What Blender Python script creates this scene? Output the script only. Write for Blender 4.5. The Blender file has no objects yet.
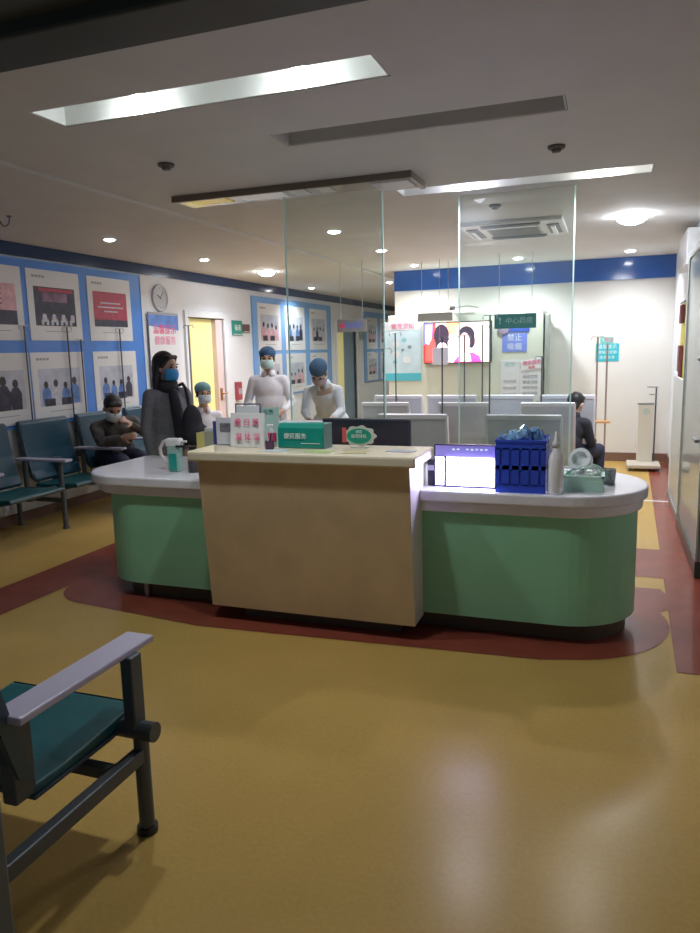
import bpy, bmesh, math, random
from mathutils import Vector, Matrix, Euler
random.seed(7)
PI = math.pi
S = bpy.context.scene
COL = S.collection
def R(d): return math.radians(d)
def V(*a): return Vector(a)

# ------------------------------------------------------------------ materials
MATS = {}
def mat(name, col, rough=0.6, metal=0.0, emit=None, estr=0.0, var=0.0, scale=8.0, spec=0.5, bump=0.0, coat=0.0):
    if name in MATS: return MATS[name]
    m = bpy.data.materials.new(name); m.use_nodes = True
    nt = m.node_tree; b = nt.nodes['Principled BSDF']
    b.inputs['Base Color'].default_value = (*col, 1)
    b.inputs['Roughness'].default_value = rough
    b.inputs['Metallic'].default_value = metal
    b.inputs['Specular IOR Level'].default_value = spec
    if coat: b.inputs['Coat Weight'].default_value = coat; b.inputs['Coat Roughness'].default_value = 0.08
    if emit:
        b.inputs['Emission Color'].default_value = (*emit, 1)
        b.inputs['Emission Strength'].default_value = estr
    if var or bump:
        tc = nt.nodes.new('ShaderNodeTexCoord')
        n = nt.nodes.new('ShaderNodeTexNoise'); n.inputs['Scale'].default_value = scale; n.inputs['Detail'].default_value = 4
        nt.links.new(tc.outputs['Object'], n.inputs['Vector'])
        if var:
            r = nt.nodes.new('ShaderNodeValToRGB')
            r.color_ramp.elements[0].position = .3; r.color_ramp.elements[1].position = .7
            r.color_ramp.elements[0].color = (*[max(0, c * (1 - var)) for c in col], 1)
            r.color_ramp.elements[1].color = (*[min(1, c * (1 + var)) for c in col], 1)
            nt.links.new(n.outputs['Fac'], r.inputs['Fac'])
            nt.links.new(r.outputs['Color'], b.inputs['Base Color'])
        if bump:
            bp = nt.nodes.new('ShaderNodeBump'); bp.inputs['Strength'].default_value = bump; bp.inputs['Distance'].default_value = .01
            nt.links.new(n.outputs['Fac'], bp.inputs['Height']); nt.links.new(bp.outputs['Normal'], b.inputs['Normal'])
    MATS[name] = m
    return m

def glass_mat(name, tint=(.93, .97, .96), haze=0.03, refl=.9):
    m = bpy.data.materials.new(name); m.use_nodes = True
    nt = m.node_tree; nt.nodes.clear()
    o = nt.nodes.new('ShaderNodeOutputMaterial')
    t = nt.nodes.new('ShaderNodeBsdfTransparent'); t.inputs['Color'].default_value = (*tint, 1)
    g = nt.nodes.new('ShaderNodeBsdfGlossy'); g.inputs['Roughness'].default_value = .02; g.inputs['Color'].default_value = (refl, refl, refl, 1)
    d = nt.nodes.new('ShaderNodeBsdfDiffuse'); d.inputs['Color'].default_value = (.75, .82, .8, 1)
    f = nt.nodes.new('ShaderNodeFresnel'); f.inputs['IOR'].default_value = 1.4
    m1 = nt.nodes.new('ShaderNodeMixShader'); m2 = nt.nodes.new('ShaderNodeMixShader')
    m2.inputs['Fac'].default_value = haze
    nt.links.new(f.outputs['Fac'], m1.inputs['Fac']); nt.links.new(t.outputs[0], m1.inputs[1]); nt.links.new(g.outputs[0], m1.inputs[2])
    nt.links.new(m1.outputs[0], m2.inputs[1]); nt.links.new(d.outputs[0], m2.inputs[2])
    nt.links.new(m2.outputs[0], o.inputs['Surface'])
    MATS[name] = m
    return m

M_wall = mat('wall_paint', (.77, .79, .84), .55, var=.03, scale=2)
M_cream = mat('cream_wall_paint', (.66, .70, .60), .6, var=.03, scale=2)
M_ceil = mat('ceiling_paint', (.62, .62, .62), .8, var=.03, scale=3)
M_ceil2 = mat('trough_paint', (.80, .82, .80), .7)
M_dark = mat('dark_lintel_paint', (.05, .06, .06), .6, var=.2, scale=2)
M_band = mat('blue_gloss_band', (.035, .12, .42), .12, var=.05)
M_bandL = mat('navy_gloss_band', (.02, .05, .14), .15, var=.05)
M_board = mat('blue_board', (.07, .25, .75), .35, var=.08, scale=3)
M_paper = mat('poster_paper', (.74, .76, .80), .4)
M_white = mat('white_plastic', (.80, .80, .82), .35)
M_offwhite = mat('offwhite_plastic', (.66, .66, .66), .4)
M_counter = mat('white_counter_laminate', (.86, .85, .93), .22, var=.03)
M_counteredge = mat('counter_edge', (.66, .66, .66), .3)
M_green = mat('mint_green_laminate', (.29, .64, .41), .38, var=.06, scale=2.5)
M_beige = mat('beige_wood_laminate', (.66, .50, .31), .35, var=.08, scale=5)
M_beigetop = mat('cream_ledge_laminate', (.78, .70, .54), .25, var=.04)
M_beigeside = mat('pale_side_laminate', (.80, .75, .72), .35, var=.03)
M_plinth = mat('dark_plinth', (.10, .085, .06), .35)
M_teal = mat('teal_vinyl', (.006, .10, .115), .38, var=.15, scale=14)
M_tealback = mat('teal_back_vinyl', (.005, .055, .10), .4, var=.12, scale=14)
M_tealtrim = mat('dull_trim', (.06, .10, .13), .4, metal=.3)
M_steel = mat('brushed_steel', (.42, .43, .45), .35, metal=.85)
M_darksteel = mat('dark_painted_steel', (.10, .115, .13), .45, metal=.4)
M_arm = mat('lavender_grey_armrest', (.54, .50, .66), .28)
M_grey = mat('grey_seat_shell', (.55, .57, .64), .5, var=.05, scale=6)
M_greytrim = mat('pale_grey_shell_trim', (.78, .78, .84), .4)
M_black = mat('black_plastic', (.015, .016, .02), .4)
M_navy = mat('navy_black_plastic', (.02, .025, .05), .35)
M_yellow = mat('yellow_door_paint_glow', (.88, .78, .36), .5, emit=(.9, .78, .35), estr=.22, var=.04, scale=4)  # door yellow with a weak glow added, as if lit
M_pink = mat('pale_pink_jamb', (.75, .60, .60), .5)
M_tealsign = mat('teal_sign', (.006, .27, .22), .3, coat=.4)
M_tealsign2 = mat('teal_hanging_sign', (.015, .23, .23), .4)
M_cyan = mat('cyan_notice', (.03, .52, .62), .5)
M_txtw = mat('white_lettering', (.85, .9, .88), .5)
M_txtpink = mat('pink_lettering', (.85, .10, .28), .5)
M_txtgrey = mat('grey_lettering', (.35, .36, .42), .6)
M_txtred = mat('red_lettering', (.75, .05, .10), .5)
M_txtblue = mat('blue_lettering', (.08, .10, .45), .5)
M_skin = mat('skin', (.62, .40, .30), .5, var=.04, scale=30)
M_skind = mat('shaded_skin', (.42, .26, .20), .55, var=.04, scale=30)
M_hair = mat('black_hair', (.012, .011, .013), .5, var=.2, scale=40)
M_eye = mat('dark_eye', (.02, .015, .015), .2)
M_coatw = mat('white_coat_cloth', (.78, .77, .84), .8, var=.03, scale=20, bump=.2)
M_coatg = mat('grey_wool_coat', (.17, .175, .20), .85, var=.15, scale=60, bump=.3)
M_scarf = mat('black_cloth', (.018, .018, .028), .8, bump=.3, scale=30)
M_camo = mat('dark_olive_jacket_cloth', (.075, .07, .07), .8, var=.7, scale=14, bump=.3)
M_trous = mat('dark_trousers', (.03, .035, .07), .8, bump=.2, scale=30)
M_maskb = mat('blue_mask', (.03, .26, .62), .7)
M_maskt = mat('pale_teal_mask', (.50, .70, .70), .7)
M_maskw = mat('pale_mask', (.55, .66, .76), .7)
M_capb = mat('navy_cap', (.035, .10, .21), .8)
M_capt = mat('teal_grey_cap', (.16, .33, .38), .8)
M_basket = mat('blue_basket_plastic', (.035, .09, .66), .35)
M_tray = mat('pale_green_tray_plastic', (.62, .92, .78), .35)
M_liquid = mat('teal_liquid', (.02, .36, .30), .15, coat=.3)
M_gauze = mat('white_wrap', (.92, .97, .96), .5, bump=.3, scale=50)
M_glass = glass_mat('screen_glass', (.93, .97, .96), .035)
M_glass2 = glass_mat('door_glass', (.62, .72, .68), .28)
M_clear = glass_mat('clear_cup_glass', (.8, .88, .88), .2)
M_edge = mat('green_glass_edge_glow', (.55, .80, .76), .2, emit=(.5, .8, .75), estr=.10)  # faint glow put into the glass edges so they look lit
M_lamp = mat('lamp_glow', (1, 1, 1), .5, emit=(1, .98, .95), estr=30)
M_lampbig = mat('bright_lamp_glow', (1, 1, 1), .5, emit=(.9, .95, 1), estr=60)
M_lampv = mat('violet_white_lamp_glow', (1, 1, 1), .5, emit=(.85, .85, 1), estr=26)
M_chrome = mat('lamp_trim', (.7, .7, .7), .3, metal=.3)
M_grille = mat('vent_grille', (.30, .30, .29), .5)
M_skirt = mat('brown_skirting', (.22, .12, .09), .5)
M_brownsign = mat('grey_brown_sign', (.22, .20, .20), .4)
M_orange = mat('orange_wood_tray', (.62, .33, .13), .5)
M_silv = mat('silver_shade', (.62, .63, .68), .4)

# ------------------------------------------------------------------ mesh helpers
def nb(): return bmesh.new()
def obj(name, bm, m, parent=None, loc=None, smooth=False, auto=False):
    me = bpy.data.meshes.new(name)
    bmesh.ops.recalc_face_normals(bm, faces=bm.faces)
    bm.to_mesh(me); bm.free()
    o = bpy.data.objects.new(name, me); COL.objects.link(o)
    for x in (m if isinstance(m, (list, tuple)) else [m]): me.materials.append(x)
    if smooth:
        for p in me.polygons: p.use_smooth = True
    if parent: o.parent = parent
    if loc: o.location = loc
    return o
def box(bm, x0, x1, y0, y1, z0, z1, bev=0.0, mi=0, M=None):
    r = bmesh.ops.create_cube(bm, size=1)
    vs = r['verts']
    for v in vs:
        v.co = V((x0 + x1) / 2 + v.co.x * (x1 - x0), (y0 + y1) / 2 + v.co.y * (y1 - y0), (z0 + z1) / 2 + v.co.z * (z1 - z0))
    fs = set(f for v in vs for f in v.link_faces)
    for f in fs: f.material_index = mi
    if bev:
        es = list(set(e for f in fs for e in f.edges))
        r2 = bmesh.ops.bevel(bm, geom=es, offset=bev, segments=2, profile=.5, affect='EDGES', clamp_overlap=True)
        vs = list(set(v for v in r2['verts']) | set(v for v in vs if v.is_valid))
        for f in r2['faces']: f.material_index = mi
    if M:
        for v in vs: v.co = M @ v.co
    return vs
def tube(bm, p0, p1, r0, r1=None, n=12, mi=0, caps=True):
    p0, p1 = Vector(p0), Vector(p1); r1 = r0 if r1 is None else r1
    d = (p1 - p0); L = d.length
    if L < 1e-6: return
    q = d.to_track_quat('Z', 'Y')
    r = bmesh.ops.create_cone(bm, cap_ends=caps, segments=n, radius1=r0, radius2=r1, depth=L)
    for v in r['verts']: v.co = q @ v.co + (p0 + p1) / 2
    for f in set(f for v in r['verts'] for f in v.link_faces): f.material_index = mi
def ball(bm, c, r, rot=None, mi=0, sub=2):
    rr = r if isinstance(r, (tuple, list)) else (r, r, r)
    res = bmesh.ops.create_icosphere(bm, subdivisions=sub, radius=1)
    for v in res['verts']:
        p = V(v.co.x * rr[0], v.co.y * rr[1], v.co.z * rr[2])
        if rot: p = rot @ p
        v.co = p + Vector(c)
    for f in set(f for v in res['verts'] for f in v.link_faces): f.material_index = mi
def cap(bm, p0, r0, p1, r1, n=14):          # rounded tapered limb
    tube(bm, p0, p1, r0, r1, n); ball(bm, p0, r0); ball(bm, p1, r1)
def poly(bm, pts, z0, z1, mi=0):            # vertical prism over a plan outline
    a = [bm.verts.new((x, y, z0)) for x, y in pts]; b = [bm.verts.new((x, y, z1)) for x, y in pts]
    n = len(pts)
    fs = [bm.faces.new(a[::-1]), bm.faces.new(b)]
    for i in range(n): fs.append(bm.faces.new((a[i], a[(i + 1) % n], b[(i + 1) % n], b[i])))
    for f in fs: f.material_index = mi
    return a + b
def lathe(bm, prof, c=(0, 0, 0), n=24, mi=0):
    rings = []
    for r, z in prof:
        rings.append([bm.verts.new((c[0] + r * math.cos(2 * PI * i / n), c[1] + r * math.sin(2 * PI * i / n), c[2] + z)) for i in range(n)])
    for a, b in zip(rings, rings[1:]):
        for i in range(n):
            f = bm.faces.new((a[i], a[(i + 1) % n], b[(i + 1) % n], b[i])); f.material_index = mi
    if prof[0][0] > 1e-4: bm.faces.new(rings[0][::-1]).material_index = mi
    if prof[-1][0] > 1e-4: bm.faces.new(rings[-1]).material_index = mi
def path(bm, pts, r, n=8, mi=0):
    for a, b in zip(pts, pts[1:]): tube(bm, a, b, r, n=n, mi=mi)
    for p in pts[1:-1]: ball(bm, p, r, sub=1, mi=mi)
def root(name, label, cat, loc=(0, 0, 0), rz=0, group=None):
    o = bpy.data.objects.new(name, None); COL.objects.link(o)
    o.location = loc; o.rotation_euler = (0, 0, rz)
    o.empty_display_size = .1
    tag(o, label, cat, group); return o
def tag(o, label, cat, group=None):
    o['label'] = label; o['category'] = cat
    if group: o['group'] = group
    return o
def struct(name, bm, m, parent=None, smooth=False):
    o = obj(name, bm, m, parent, smooth=smooth)
    if not parent: o['kind'] = 'structure'
    return o
def dup(r, loc=None, rz=None, label=None, group=None):
    c = r.copy(); COL.objects.link(c)
    if loc is not None: c.location = loc
    if rz is not None: c.rotation_euler = (0, 0, rz)
    if label: c['label'] = label
    if group: c['group'] = group
    for ch in list(r.children):
        d = ch.copy(); COL.objects.link(d); d.parent = c
        for g in list(ch.children):
            e = g.copy(); COL.objects.link(e); e.parent = d
    return c
def lettering(name, s, size, m, parent, loc, rot, ext=.001, align='CENTER', bold=0.0):
    cu = bpy.data.curves.new('tmp_text', 'FONT'); cu.body = s; cu.size = size; cu.extrude = ext; cu.offset = bold
    cu.align_x = align; cu.align_y = 'CENTER'; cu.resolution_u = 2
    t = bpy.data.objects.new('tmp_text', cu); COL.objects.link(t)
    dg = bpy.context.evaluated_depsgraph_get()
    me = bpy.data.meshes.new_from_object(t.evaluated_get(dg)); me.name = name
    bpy.data.objects.remove(t); bpy.data.curves.remove(cu)
    me.materials.clear(); me.materials.append(m)
    o = bpy.data.objects.new(name, me); COL.objects.link(o); o.parent = parent; o.location = loc; o.rotation_euler = rot
    return o
def bake(name, bm, m, parent, voxel=.009, smooth=4, factor=.6):
    me = bpy.data.meshes.new(name); bm.to_mesh(me); bm.free()
    t = bpy.data.objects.new('tmp_body', me); COL.objects.link(t)
    a = t.modifiers.new('r', 'REMESH'); a.mode = 'VOXEL'; a.voxel_size = voxel; a.use_smooth_shade = True
    b = t.modifiers.new('s', 'SMOOTH'); b.iterations = smooth; b.factor = factor
    dg = bpy.context.evaluated_depsgraph_get()
    me2 = bpy.data.meshes.new_from_object(t.evaluated_get(dg)); me2.name = name
    bpy.data.objects.remove(t); bpy.data.meshes.remove(me)
    me2.materials.clear(); me2.materials.append(m)
    for p in me2.polygons: p.use_smooth = True
    o = bpy.data.objects.new(name, me2); COL.objects.link(o); o.parent = parent
    return o

# ================================================================== SETTING
CZ = 2.75
WL, WR, YB, YF = -5.5, .75, 10.6, -1.2
# ---- floor with red bands laid in it
def floor_material():
    m = bpy.data.materials.new('sheet_vinyl_floor'); m.use_nodes = True; nt = m.node_tree
    b = nt.nodes['Principled BSDF']
    b.inputs['Roughness'].default_value = .25; b.inputs['Specular IOR Level'].default_value = .14
    tc = nt.nodes.new('ShaderNodeTexCoord')
    n1 = nt.nodes.new('ShaderNodeTexNoise'); n1.inputs['Scale'].default_value = 2.2; n1.inputs['Detail'].default_value = 6
    n2 = nt.nodes.new('ShaderNodeTexNoise'); n2.inputs['Scale'].default_value = 60; n2.inputs['Detail'].default_value = 3
    nt.links.new(tc.outputs['Object'], n1.inputs['Vector']); nt.links.new(tc.outputs['Object'], n2.inputs['Vector'])
    mx = nt.nodes.new('ShaderNodeMath'); mx.operation = 'ADD'
    nt.links.new(n1.outputs['Fac'], mx.inputs[0]); nt.links.new(n2.outputs['Fac'], mx.inputs[1])
    h = nt.nodes.new('ShaderNodeMath'); h.operation = 'MULTIPLY'; h.inputs[1].default_value = .5
    nt.links.new(mx.outputs[0], h.inputs[0])
    r = nt.nodes.new('ShaderNodeValToRGB')
    r.color_ramp.elements[0].position = .35; r.color_ramp.elements[1].position = .65
    r.color_ramp.elements[0].color = FLOORC[0]; r.color_ramp.elements[1].color = FLOORC[1]
    nt.links.new(h.outputs[0], r.inputs['Fac']); nt.links.new(r.outputs['Color'], b.inputs['Base Color'])
    return m
FLOORC = [(.50, .325, .095, 1), (.57, .375, .115, 1)]
M_floor = floor_material()
M_red = mat('red_vinyl_band', (.25, .06, .038), .25, var=.10, scale=6, spec=.3)
def arc(cx, cy, r, a0, a1, n=14): return [(cx + r * math.cos(R(a0 + (a1 - a0) * i / n)), cy + r * math.sin(R(a0 + (a1 - a0) * i / n))) for i in range(n + 1)]
bm = nb(); box(bm, -6.2, 2.4, YF, 20.5, -.1, 0)
struct('floor', bm, M_floor)
def flat(bm, pts, z):
    bm.faces.new([bm.verts.new((x, y, z)) for x, y in pts])
bm = nb()
flat(bm, [(.35, 3.70), (.74, 3.70), (.74, 10.55), (.50, 10.55)], .0021)       # right hand strip
flat(bm, [(.70, 3.70), (2.3, 3.70), (2.3, 4.55), (.70, 4.55)], .0022)
flat(bm, [(-1.0, 5.25), (.42, 5.25), (.43, 6.0), (-1.0, 6.0)], .0023)        # branch behind the desk
flat(bm, [(-4.12, 1.2), (-3.68, 1.2), (-3.60, 4.3), (-3.60, 16), (-4.02, 16), (-4.05, 4.0)], .0024)     # left hand strip
out = [(-3.62, 5.0)] + arc(-3.25, 4.05, .36, 185, 262, 12) + [(-2.3, 3.56)] + [(-.3, 3.66)] + arc(-.28, 4.33, .64, -80, 20, 14) + [(.45, 4.7), (.35, 5.0)]
flat(bm, out, .0027)                                                      # border round the desk
struct('floor_bands', bm, M_red)
bm = nb(); box(bm, .30, .74, 7.88, 7.93, .0, .004); o = struct('trim_1', bm, M_offwhite)

# ---- ceiling with three troughs cut in it
T = [(-2.60, -.91, 2.87, 3.12), (-1.74, -.24, 3.66, 3.90), (-1.52, .22, 5.25, 5.50)]
bm = nb()
x0, x1 = -3.35, 2.4
ys = [2.15]
for t in T:
    box(bm, x0, x1, ys[-1], t[2], CZ, CZ + .15)
    box(bm, x0, t[0], t[2], t[3], CZ, CZ + .15); box(bm, t[1], x1, t[2], t[3], CZ, CZ + .15)
    ys.append(t[3])
box(bm, x0, x1, ys[-1], 20.5, CZ, CZ + .15)
struct('ceiling', bm, M_ceil)
bm = nb(); box(bm, -6.0, -3.35, 2.15, 20.5, CZ - .025, CZ + .15, bev=.012); struct('ceiling_step', bm, M_ceil)
for i, t in enumerate(T):
    bm = nb()
    box(bm, t[0] + .004, t[1] - .004, t[2] + .004, t[3] - .004, CZ + .11, CZ + .13)
    e = .004
    box(bm, t[0] + e, t[0] + .012, t[2] + e, t[3] - e, CZ + .002, CZ + .111); box(bm, t[1] - .012, t[1] - e, t[2] + e, t[3] - e, CZ + .002, CZ + .111)
    box(bm, t[0] + e, t[1] - e, t[2] + e, t[2] + .012, CZ + .002, CZ + .111); box(bm, t[0] + e, t[1] - e, t[3] - .012, t[3] - e, CZ + .002, CZ + .111)
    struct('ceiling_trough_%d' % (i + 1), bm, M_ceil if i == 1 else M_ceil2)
# ---- dark lintel and lobby ceiling over the entrance, jamb at the left
bm = nb()
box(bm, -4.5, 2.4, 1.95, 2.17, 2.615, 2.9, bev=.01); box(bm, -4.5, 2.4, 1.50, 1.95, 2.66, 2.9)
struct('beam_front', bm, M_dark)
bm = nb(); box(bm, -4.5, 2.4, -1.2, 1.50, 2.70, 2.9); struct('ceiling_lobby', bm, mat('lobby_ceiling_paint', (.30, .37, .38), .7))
bm = nb(); box(bm, -1.42, -1.15, .96, 1.02, 0, 2.7, bev=.006); struct('door_frame_left', bm, mat('grey_green_jamb_paint', (.16, .18, .17), .5))
# ---- walls
bm = nb()
D1 = (8.72, 9.68); D2 = (14.45, 15.7)
for a, b in ((2.15, D1[0]), (D1[1], D2[0]), (D2[1], 20.5)): box(bm, WL - .15, WL, a, b, 0, CZ)
for a, b in (D1, D2): box(bm, WL - .15, WL, a, b, 2.12, CZ)
struct('wall_left', bm, M_wall)
bm = nb(); box(bm, -6.5, WL - .9, 2.15, 20.5, 0, CZ); struct('wall_far_left', bm, M_wall)
bm = nb(); box(bm, -3.08, .95, YB, YB + .15, 0, CZ); struct('wall_back', bm, mat('warm_wall_paint', (.80, .79, .755), .55, var=.03, scale=2))
bm = nb(); box(bm, -6.5, -2.9, 20.4, 20.5, 0, CZ); struct('wall_corridor_end', bm, M_wall)
bm = nb(); box(bm, -3.08, -2.95, YB + .15, 20.4, 0, CZ); struct('wall_corridor_side', bm, M_wall)
bm = nb(); box(bm, WR, WR + .15, 6.9, 10.6, 0, CZ); box(bm, WR + .75, WR + .9, 2.15, 6.9, 0, CZ); box(bm, WR, WR + .9, 6.9, 7.05, 0, CZ); struct('wall_right', bm, M_wall)
bm = nb(); box(bm, -3.05, -.88, 10.12, YB, 0, 2.09, bev=.008); struct('wall_pier', bm, M_cream)
# blue bands
bm = nb(); box(bm, WL, WL + .03, 2.2, 20.3, 2.60, CZ - .026); struct('trim_2', bm, M_bandL)
bm = nb(); box(bm, -3.08, WR, YB - .03, YB, 2.46, CZ - .002); struct('trim_3', bm, M_band)
bm = nb(); box(bm, -.86, WR, YB - .02, YB, 0, .12); box(bm, WR - .015, WR, 7.05, YB, 0, .12); struct('baseboard_back', bm, M_skirt)
bm = nb(); box(bm, WL, WL + .015, 2.2, D1[0] - .1, 0, .1); box(bm, WL, WL + .015, D1[1] + .1, D2[0], 0, .1); struct('baseboard_left', bm, M_skirt)
# light box fixed high on the right wall
bm = nb(); box(bm, WR - .12, WR, 7.7, 8.6, 2.34, 2.68, bev=.012); o = obj('wall_sign_box', bm, M_offwhite); tag(o, 'pale blank sign box fixed high on the right wall under the ceiling', 'sign box')
# door 1 (yellow) and door 2
def door(n, a, b, leafm, ajar=False):
    r = root('door_%d' % n, '', 'door', (WL, a, 0)); del r['label']; del r['category']; r['kind'] = 'structure'
    w = b - a
    bm = nb()
    box(bm, -.16, .03, -.09, 0, 0, 2.21, bev=.005); box(bm, -.16, .03, w, w + .09, 0, 2.21, bev=.005); box(bm, -.16, .03, 0, w, 2.12, 2.21, bev=.005)
    obj('door_frame', bm, M_wall, r)
    return r, w
r, w = door(1, D1[0], D1[1], None)
bm = nb(); box(bm, -.11, -.07, .01, w - .20, .01, 2.11, bev=.004)
for k in range(1, 5): box(bm, -.069, -.066, .02 + k * .145, .025 + k * .145, .05, 2.05)
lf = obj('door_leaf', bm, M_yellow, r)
bm = nb(); box(bm, -.13, -.0, w - .20, w - .01, .01, 2.11, bev=.004); obj('door_side_panel', bm, M_pink, r)
bm = nb(); tube(bm, (0, w - .13, 1.02), (.05, w - .13, 1.02), .012); tube(bm, (.05, w - .13, 1.02), (.05, w - .03, 1.02), .01); box(bm, 0, .008, w - .16, w - .10, .92, 1.1); obj('door_handle', bm, mat('brass', (.45, .22, .10), .3, metal=.7), r)
r, w = door(2, D2[0], D2[1], None)
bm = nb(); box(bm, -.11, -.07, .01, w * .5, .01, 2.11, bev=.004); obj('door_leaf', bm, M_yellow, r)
bm = nb(); box(bm, -.11, -.05, w * .5, w - .01, .01, 2.11, bev=.004); obj('door_side_panel', bm, mat('slate_blue_door', (.20, .30, .40), .5), r)

# ================================================================== CEILING LIGHTS
def spot(loc, power, size=R(140), col=(1, .97, .94), parent=None, rad=.05, blend=.8):
    l = bpy.data.lights.new('lamp', 'SPOT'); l.energy = power; l.spot_size = size; l.spot_blend = blend; l.color = col; l.shadow_soft_size = rad
    o = bpy.data.objects.new('lamp', l); COL.objects.link(o); o.location = loc
    if parent: o.parent = parent
    return o
def downlight(x, y, z, label, r_=.055, m=M_lamp, power=60, col=(1, .97, .93), group=None, emitter=True, size=R(150)):
    d = root('ceiling_downlight', label, 'downlight', (x, y, z), 0, group)
    bm = nb(); lathe(bm, [(r_ + .02, 0), (r_ + .02, -.006), (r_, -.008), (r_, 0)], n=24); obj('trim_ring', bm, M_chrome, d, smooth=False)
    bm = nb(); lathe(bm, [(.001, -.004), (r_, -.004)] + [(r_ * math.cos(a), -.006 - (.018 if r_ < .1 else r_ * .55) * math.sin(a)) for a in (.4, .8, 1.2)] + [(.001, -.006 - (.018 if r_ < .1 else r_ * .55))], n=24); obj('bulb', bm, m, d, smooth=True)  # large bulbs swell into glowing domes that stand in for glare
    spot((0, 0, -.05 if r_ < .1 else -r_ * .65), power, size, col, d)
    return d
K = 1.0
DL = [(-4.57, 5.97, 'small downlight over the first IV benches, closest to the entrance in the left row', 7, M_lampv, .05),
      (-4.60, 7.75, 'small downlight between the entrance end one and the glaring one, left row', 40, M_lamp, .05),
      (-4.57, 9.35, 'large glaring downlight in front of the yellow doorway', 170, M_lampbig, .11),
      (-5.05, 12.1, 'downlight above the second poster board along the corridor', 80, M_lamp, .05),
      (-2.55, 6.72, 'downlight seen through the middle of the left glass screen', 50, M_lamp, .06),
      (-2.55, 8.24, 'downlight seen at the far edge of the left glass screen', 70, M_lamp, .06),
      (-2.59, 9.90, 'downlight close to the end of the blue band by the corridor', 100, M_lamp, .05),
      (-3.55, 11.9, 'downlight over the corridor opening beyond the television wall', 70, M_lamp, .05),
      (-1.19, 9.85, 'bright downlight in front of the blue band above the television', 120, M_lampbig, .06),
      (.17, 9.85, 'downlight tight to the blue band above the height scale', 70, M_lampbig, .06),
      (.13, 7.19, 'biggest brightest round downlight near the glass door', 150, M_lampbig, .14)]
for x, y, lab, pw, m_, rr in DL:
    downlight(x, y, CZ - (.025 if x < -3.35 else 0), lab, rr, m_, pw * K, (.93, .95, 1) if m_ is not M_lamp else (.98, .97, .98))
for x, y, zz in ((-3.9, 14.5, 60), (-4.3, 17.5, 60)):
    downlight(x, y, CZ - .025, 'downlight far down the left corridor', .05, M_lamp, zz * K, group='downlights deep in the corridor')
# lamps in the troughs
def trough_lamp(x, y, label, power, m, col, down=60):
    d = root('trough_lamp', label, 'ceiling lamp', (x, y, CZ + .10))
    bm = nb(); lathe(bm, [(.075, .01), (.075, -.012), (.055, -.016), (.055, .0)], n=24); obj('lamp_housing', bm, M_chrome, d)
    bm = nb(); lathe(bm, [(.001, -.012), (.055, -.012), (.035, -.03), (.001, -.034)], n=24); obj('bulb', bm, m, d, smooth=True)
    l = bpy.data.lights.new('lamp', 'POINT'); l.energy = power; l.color = col; l.shadow_soft_size = .02
    o = bpy.data.objects.new('lamp', l); COL.objects.link(o); o.parent = d; o.location = (0, 0, -.05)
    spot((0, 0, -.06), down, R(165), col, d)
trough_lamp(-2.13, 3.04, 'round lamp at the left end of the long bright ceiling trough', 1.2, M_lampbig, (.95, 1, .97), 33)
trough_lamp(-1.30, 3.04, 'round lamp at the right end of the long bright ceiling trough', 1.5, M_lampbig, (.95, 1, .97), 41)
trough_lamp(-1.02, 5.40, 'violet tinged lamp in the far ceiling trough above the desk', 2.0, M_lampv, (.86, .84, 1), 55)
trough_lamp(-.10, 5.40, 'lamp at the right end of the far ceiling trough', 1.4, M_lamp, (1, .97, .93), 45)
# smoke detectors
def detector(x, y, lab):
    d = root('smoke_detector', lab, 'smoke detector', (x, y, CZ))
    bm = nb(); lathe(bm, [(.05, 0), (.05, -.012), (.04, -.02), (.001, -.02)], n=20); obj('base_plate', bm, mat('detector_grey', (.10, .09, .085), .5), d)
    bm = nb(); lathe(bm, [(.028, -.02), (.024, -.036), (.001, -.038)], n=20); obj('sensor_dome', bm, mat('detector_dome', (.16, .15, .14), .4), d, smooth=True)
detector(-2.56, 3.93, 'small dark round detector on the ceiling left of the unlit recess')
detector(-.34, 4.54, 'small dark round detector on the ceiling beyond the right end of unlit recess')
detector(-.93, 6.14, 'small grey detector on the ceiling before the air conditioner')
# ceiling cassette air conditioner
ac = root('ceiling_air_conditioner', 'square cassette air conditioner set in the ceiling beyond the glass', 'air conditioner', (-.92, 7.35, CZ))
bm = nb(); box(bm, -.47, .47, -.47, .47, -.035, 0, bev=.012); obj('housing', bm, M_offwhite, ac)
bm = nb(); box(bm, -.24, .24, -.24, .24, -.045, -.034)
for k in range(-6, 7): box(bm, -.22, .22, k * .033 - .006, k * .033 + .006, -.05, -.044)
obj('intake_grille', bm, M_grille, ac)
for sx, sy in ((1, 0), (-1, 0), (0, 1), (0, -1)):
    bm = nb()
    if sx: box(bm, sx * .37 - .055, sx * .37 + .055, -.27, .27, -.042, -.034)
    else: box(bm, -.27, .27, sy * .37 - .055, sy * .37 + .055, -.042, -.034)
    g = obj('air_outlet', bm, mat('outlet_shadow', (.10, .11, .12), .5), ac)
    bm = nb()
    if sx: box(bm, sx * .37 - .02, sx * .37 + .02, -.26, .26, -.062, -.043, bev=.004)
    else: box(bm, -.26, .26, sy * .37 - .02, sy * .37 + .02, -.062, -.043, bev=.004)
    obj('louvre', bm, M_white, g)
# hook on the ceiling at the left
hk = root('ceiling_hook', 'dark curved hook fixed to the ceiling above the blue board', 'hook', (-4.5, 4.66, CZ - .025))
bm = nb(); lathe(bm, [(.02, 0), (.02, -.008), (.001, -.01)], n=12); obj('hook_plate', bm, M_darksteel, hk)
bm = nb(); path(bm, [(0, 0, 0), (0, 0, -.03)] + [(-.045 + .045 * math.cos(a), 0, -.03 - .045 * math.sin(a)) for a in [PI * i / 8 for i in range(9)]], .005); obj('hook_curve', bm, M_darksteel, hk)

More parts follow.
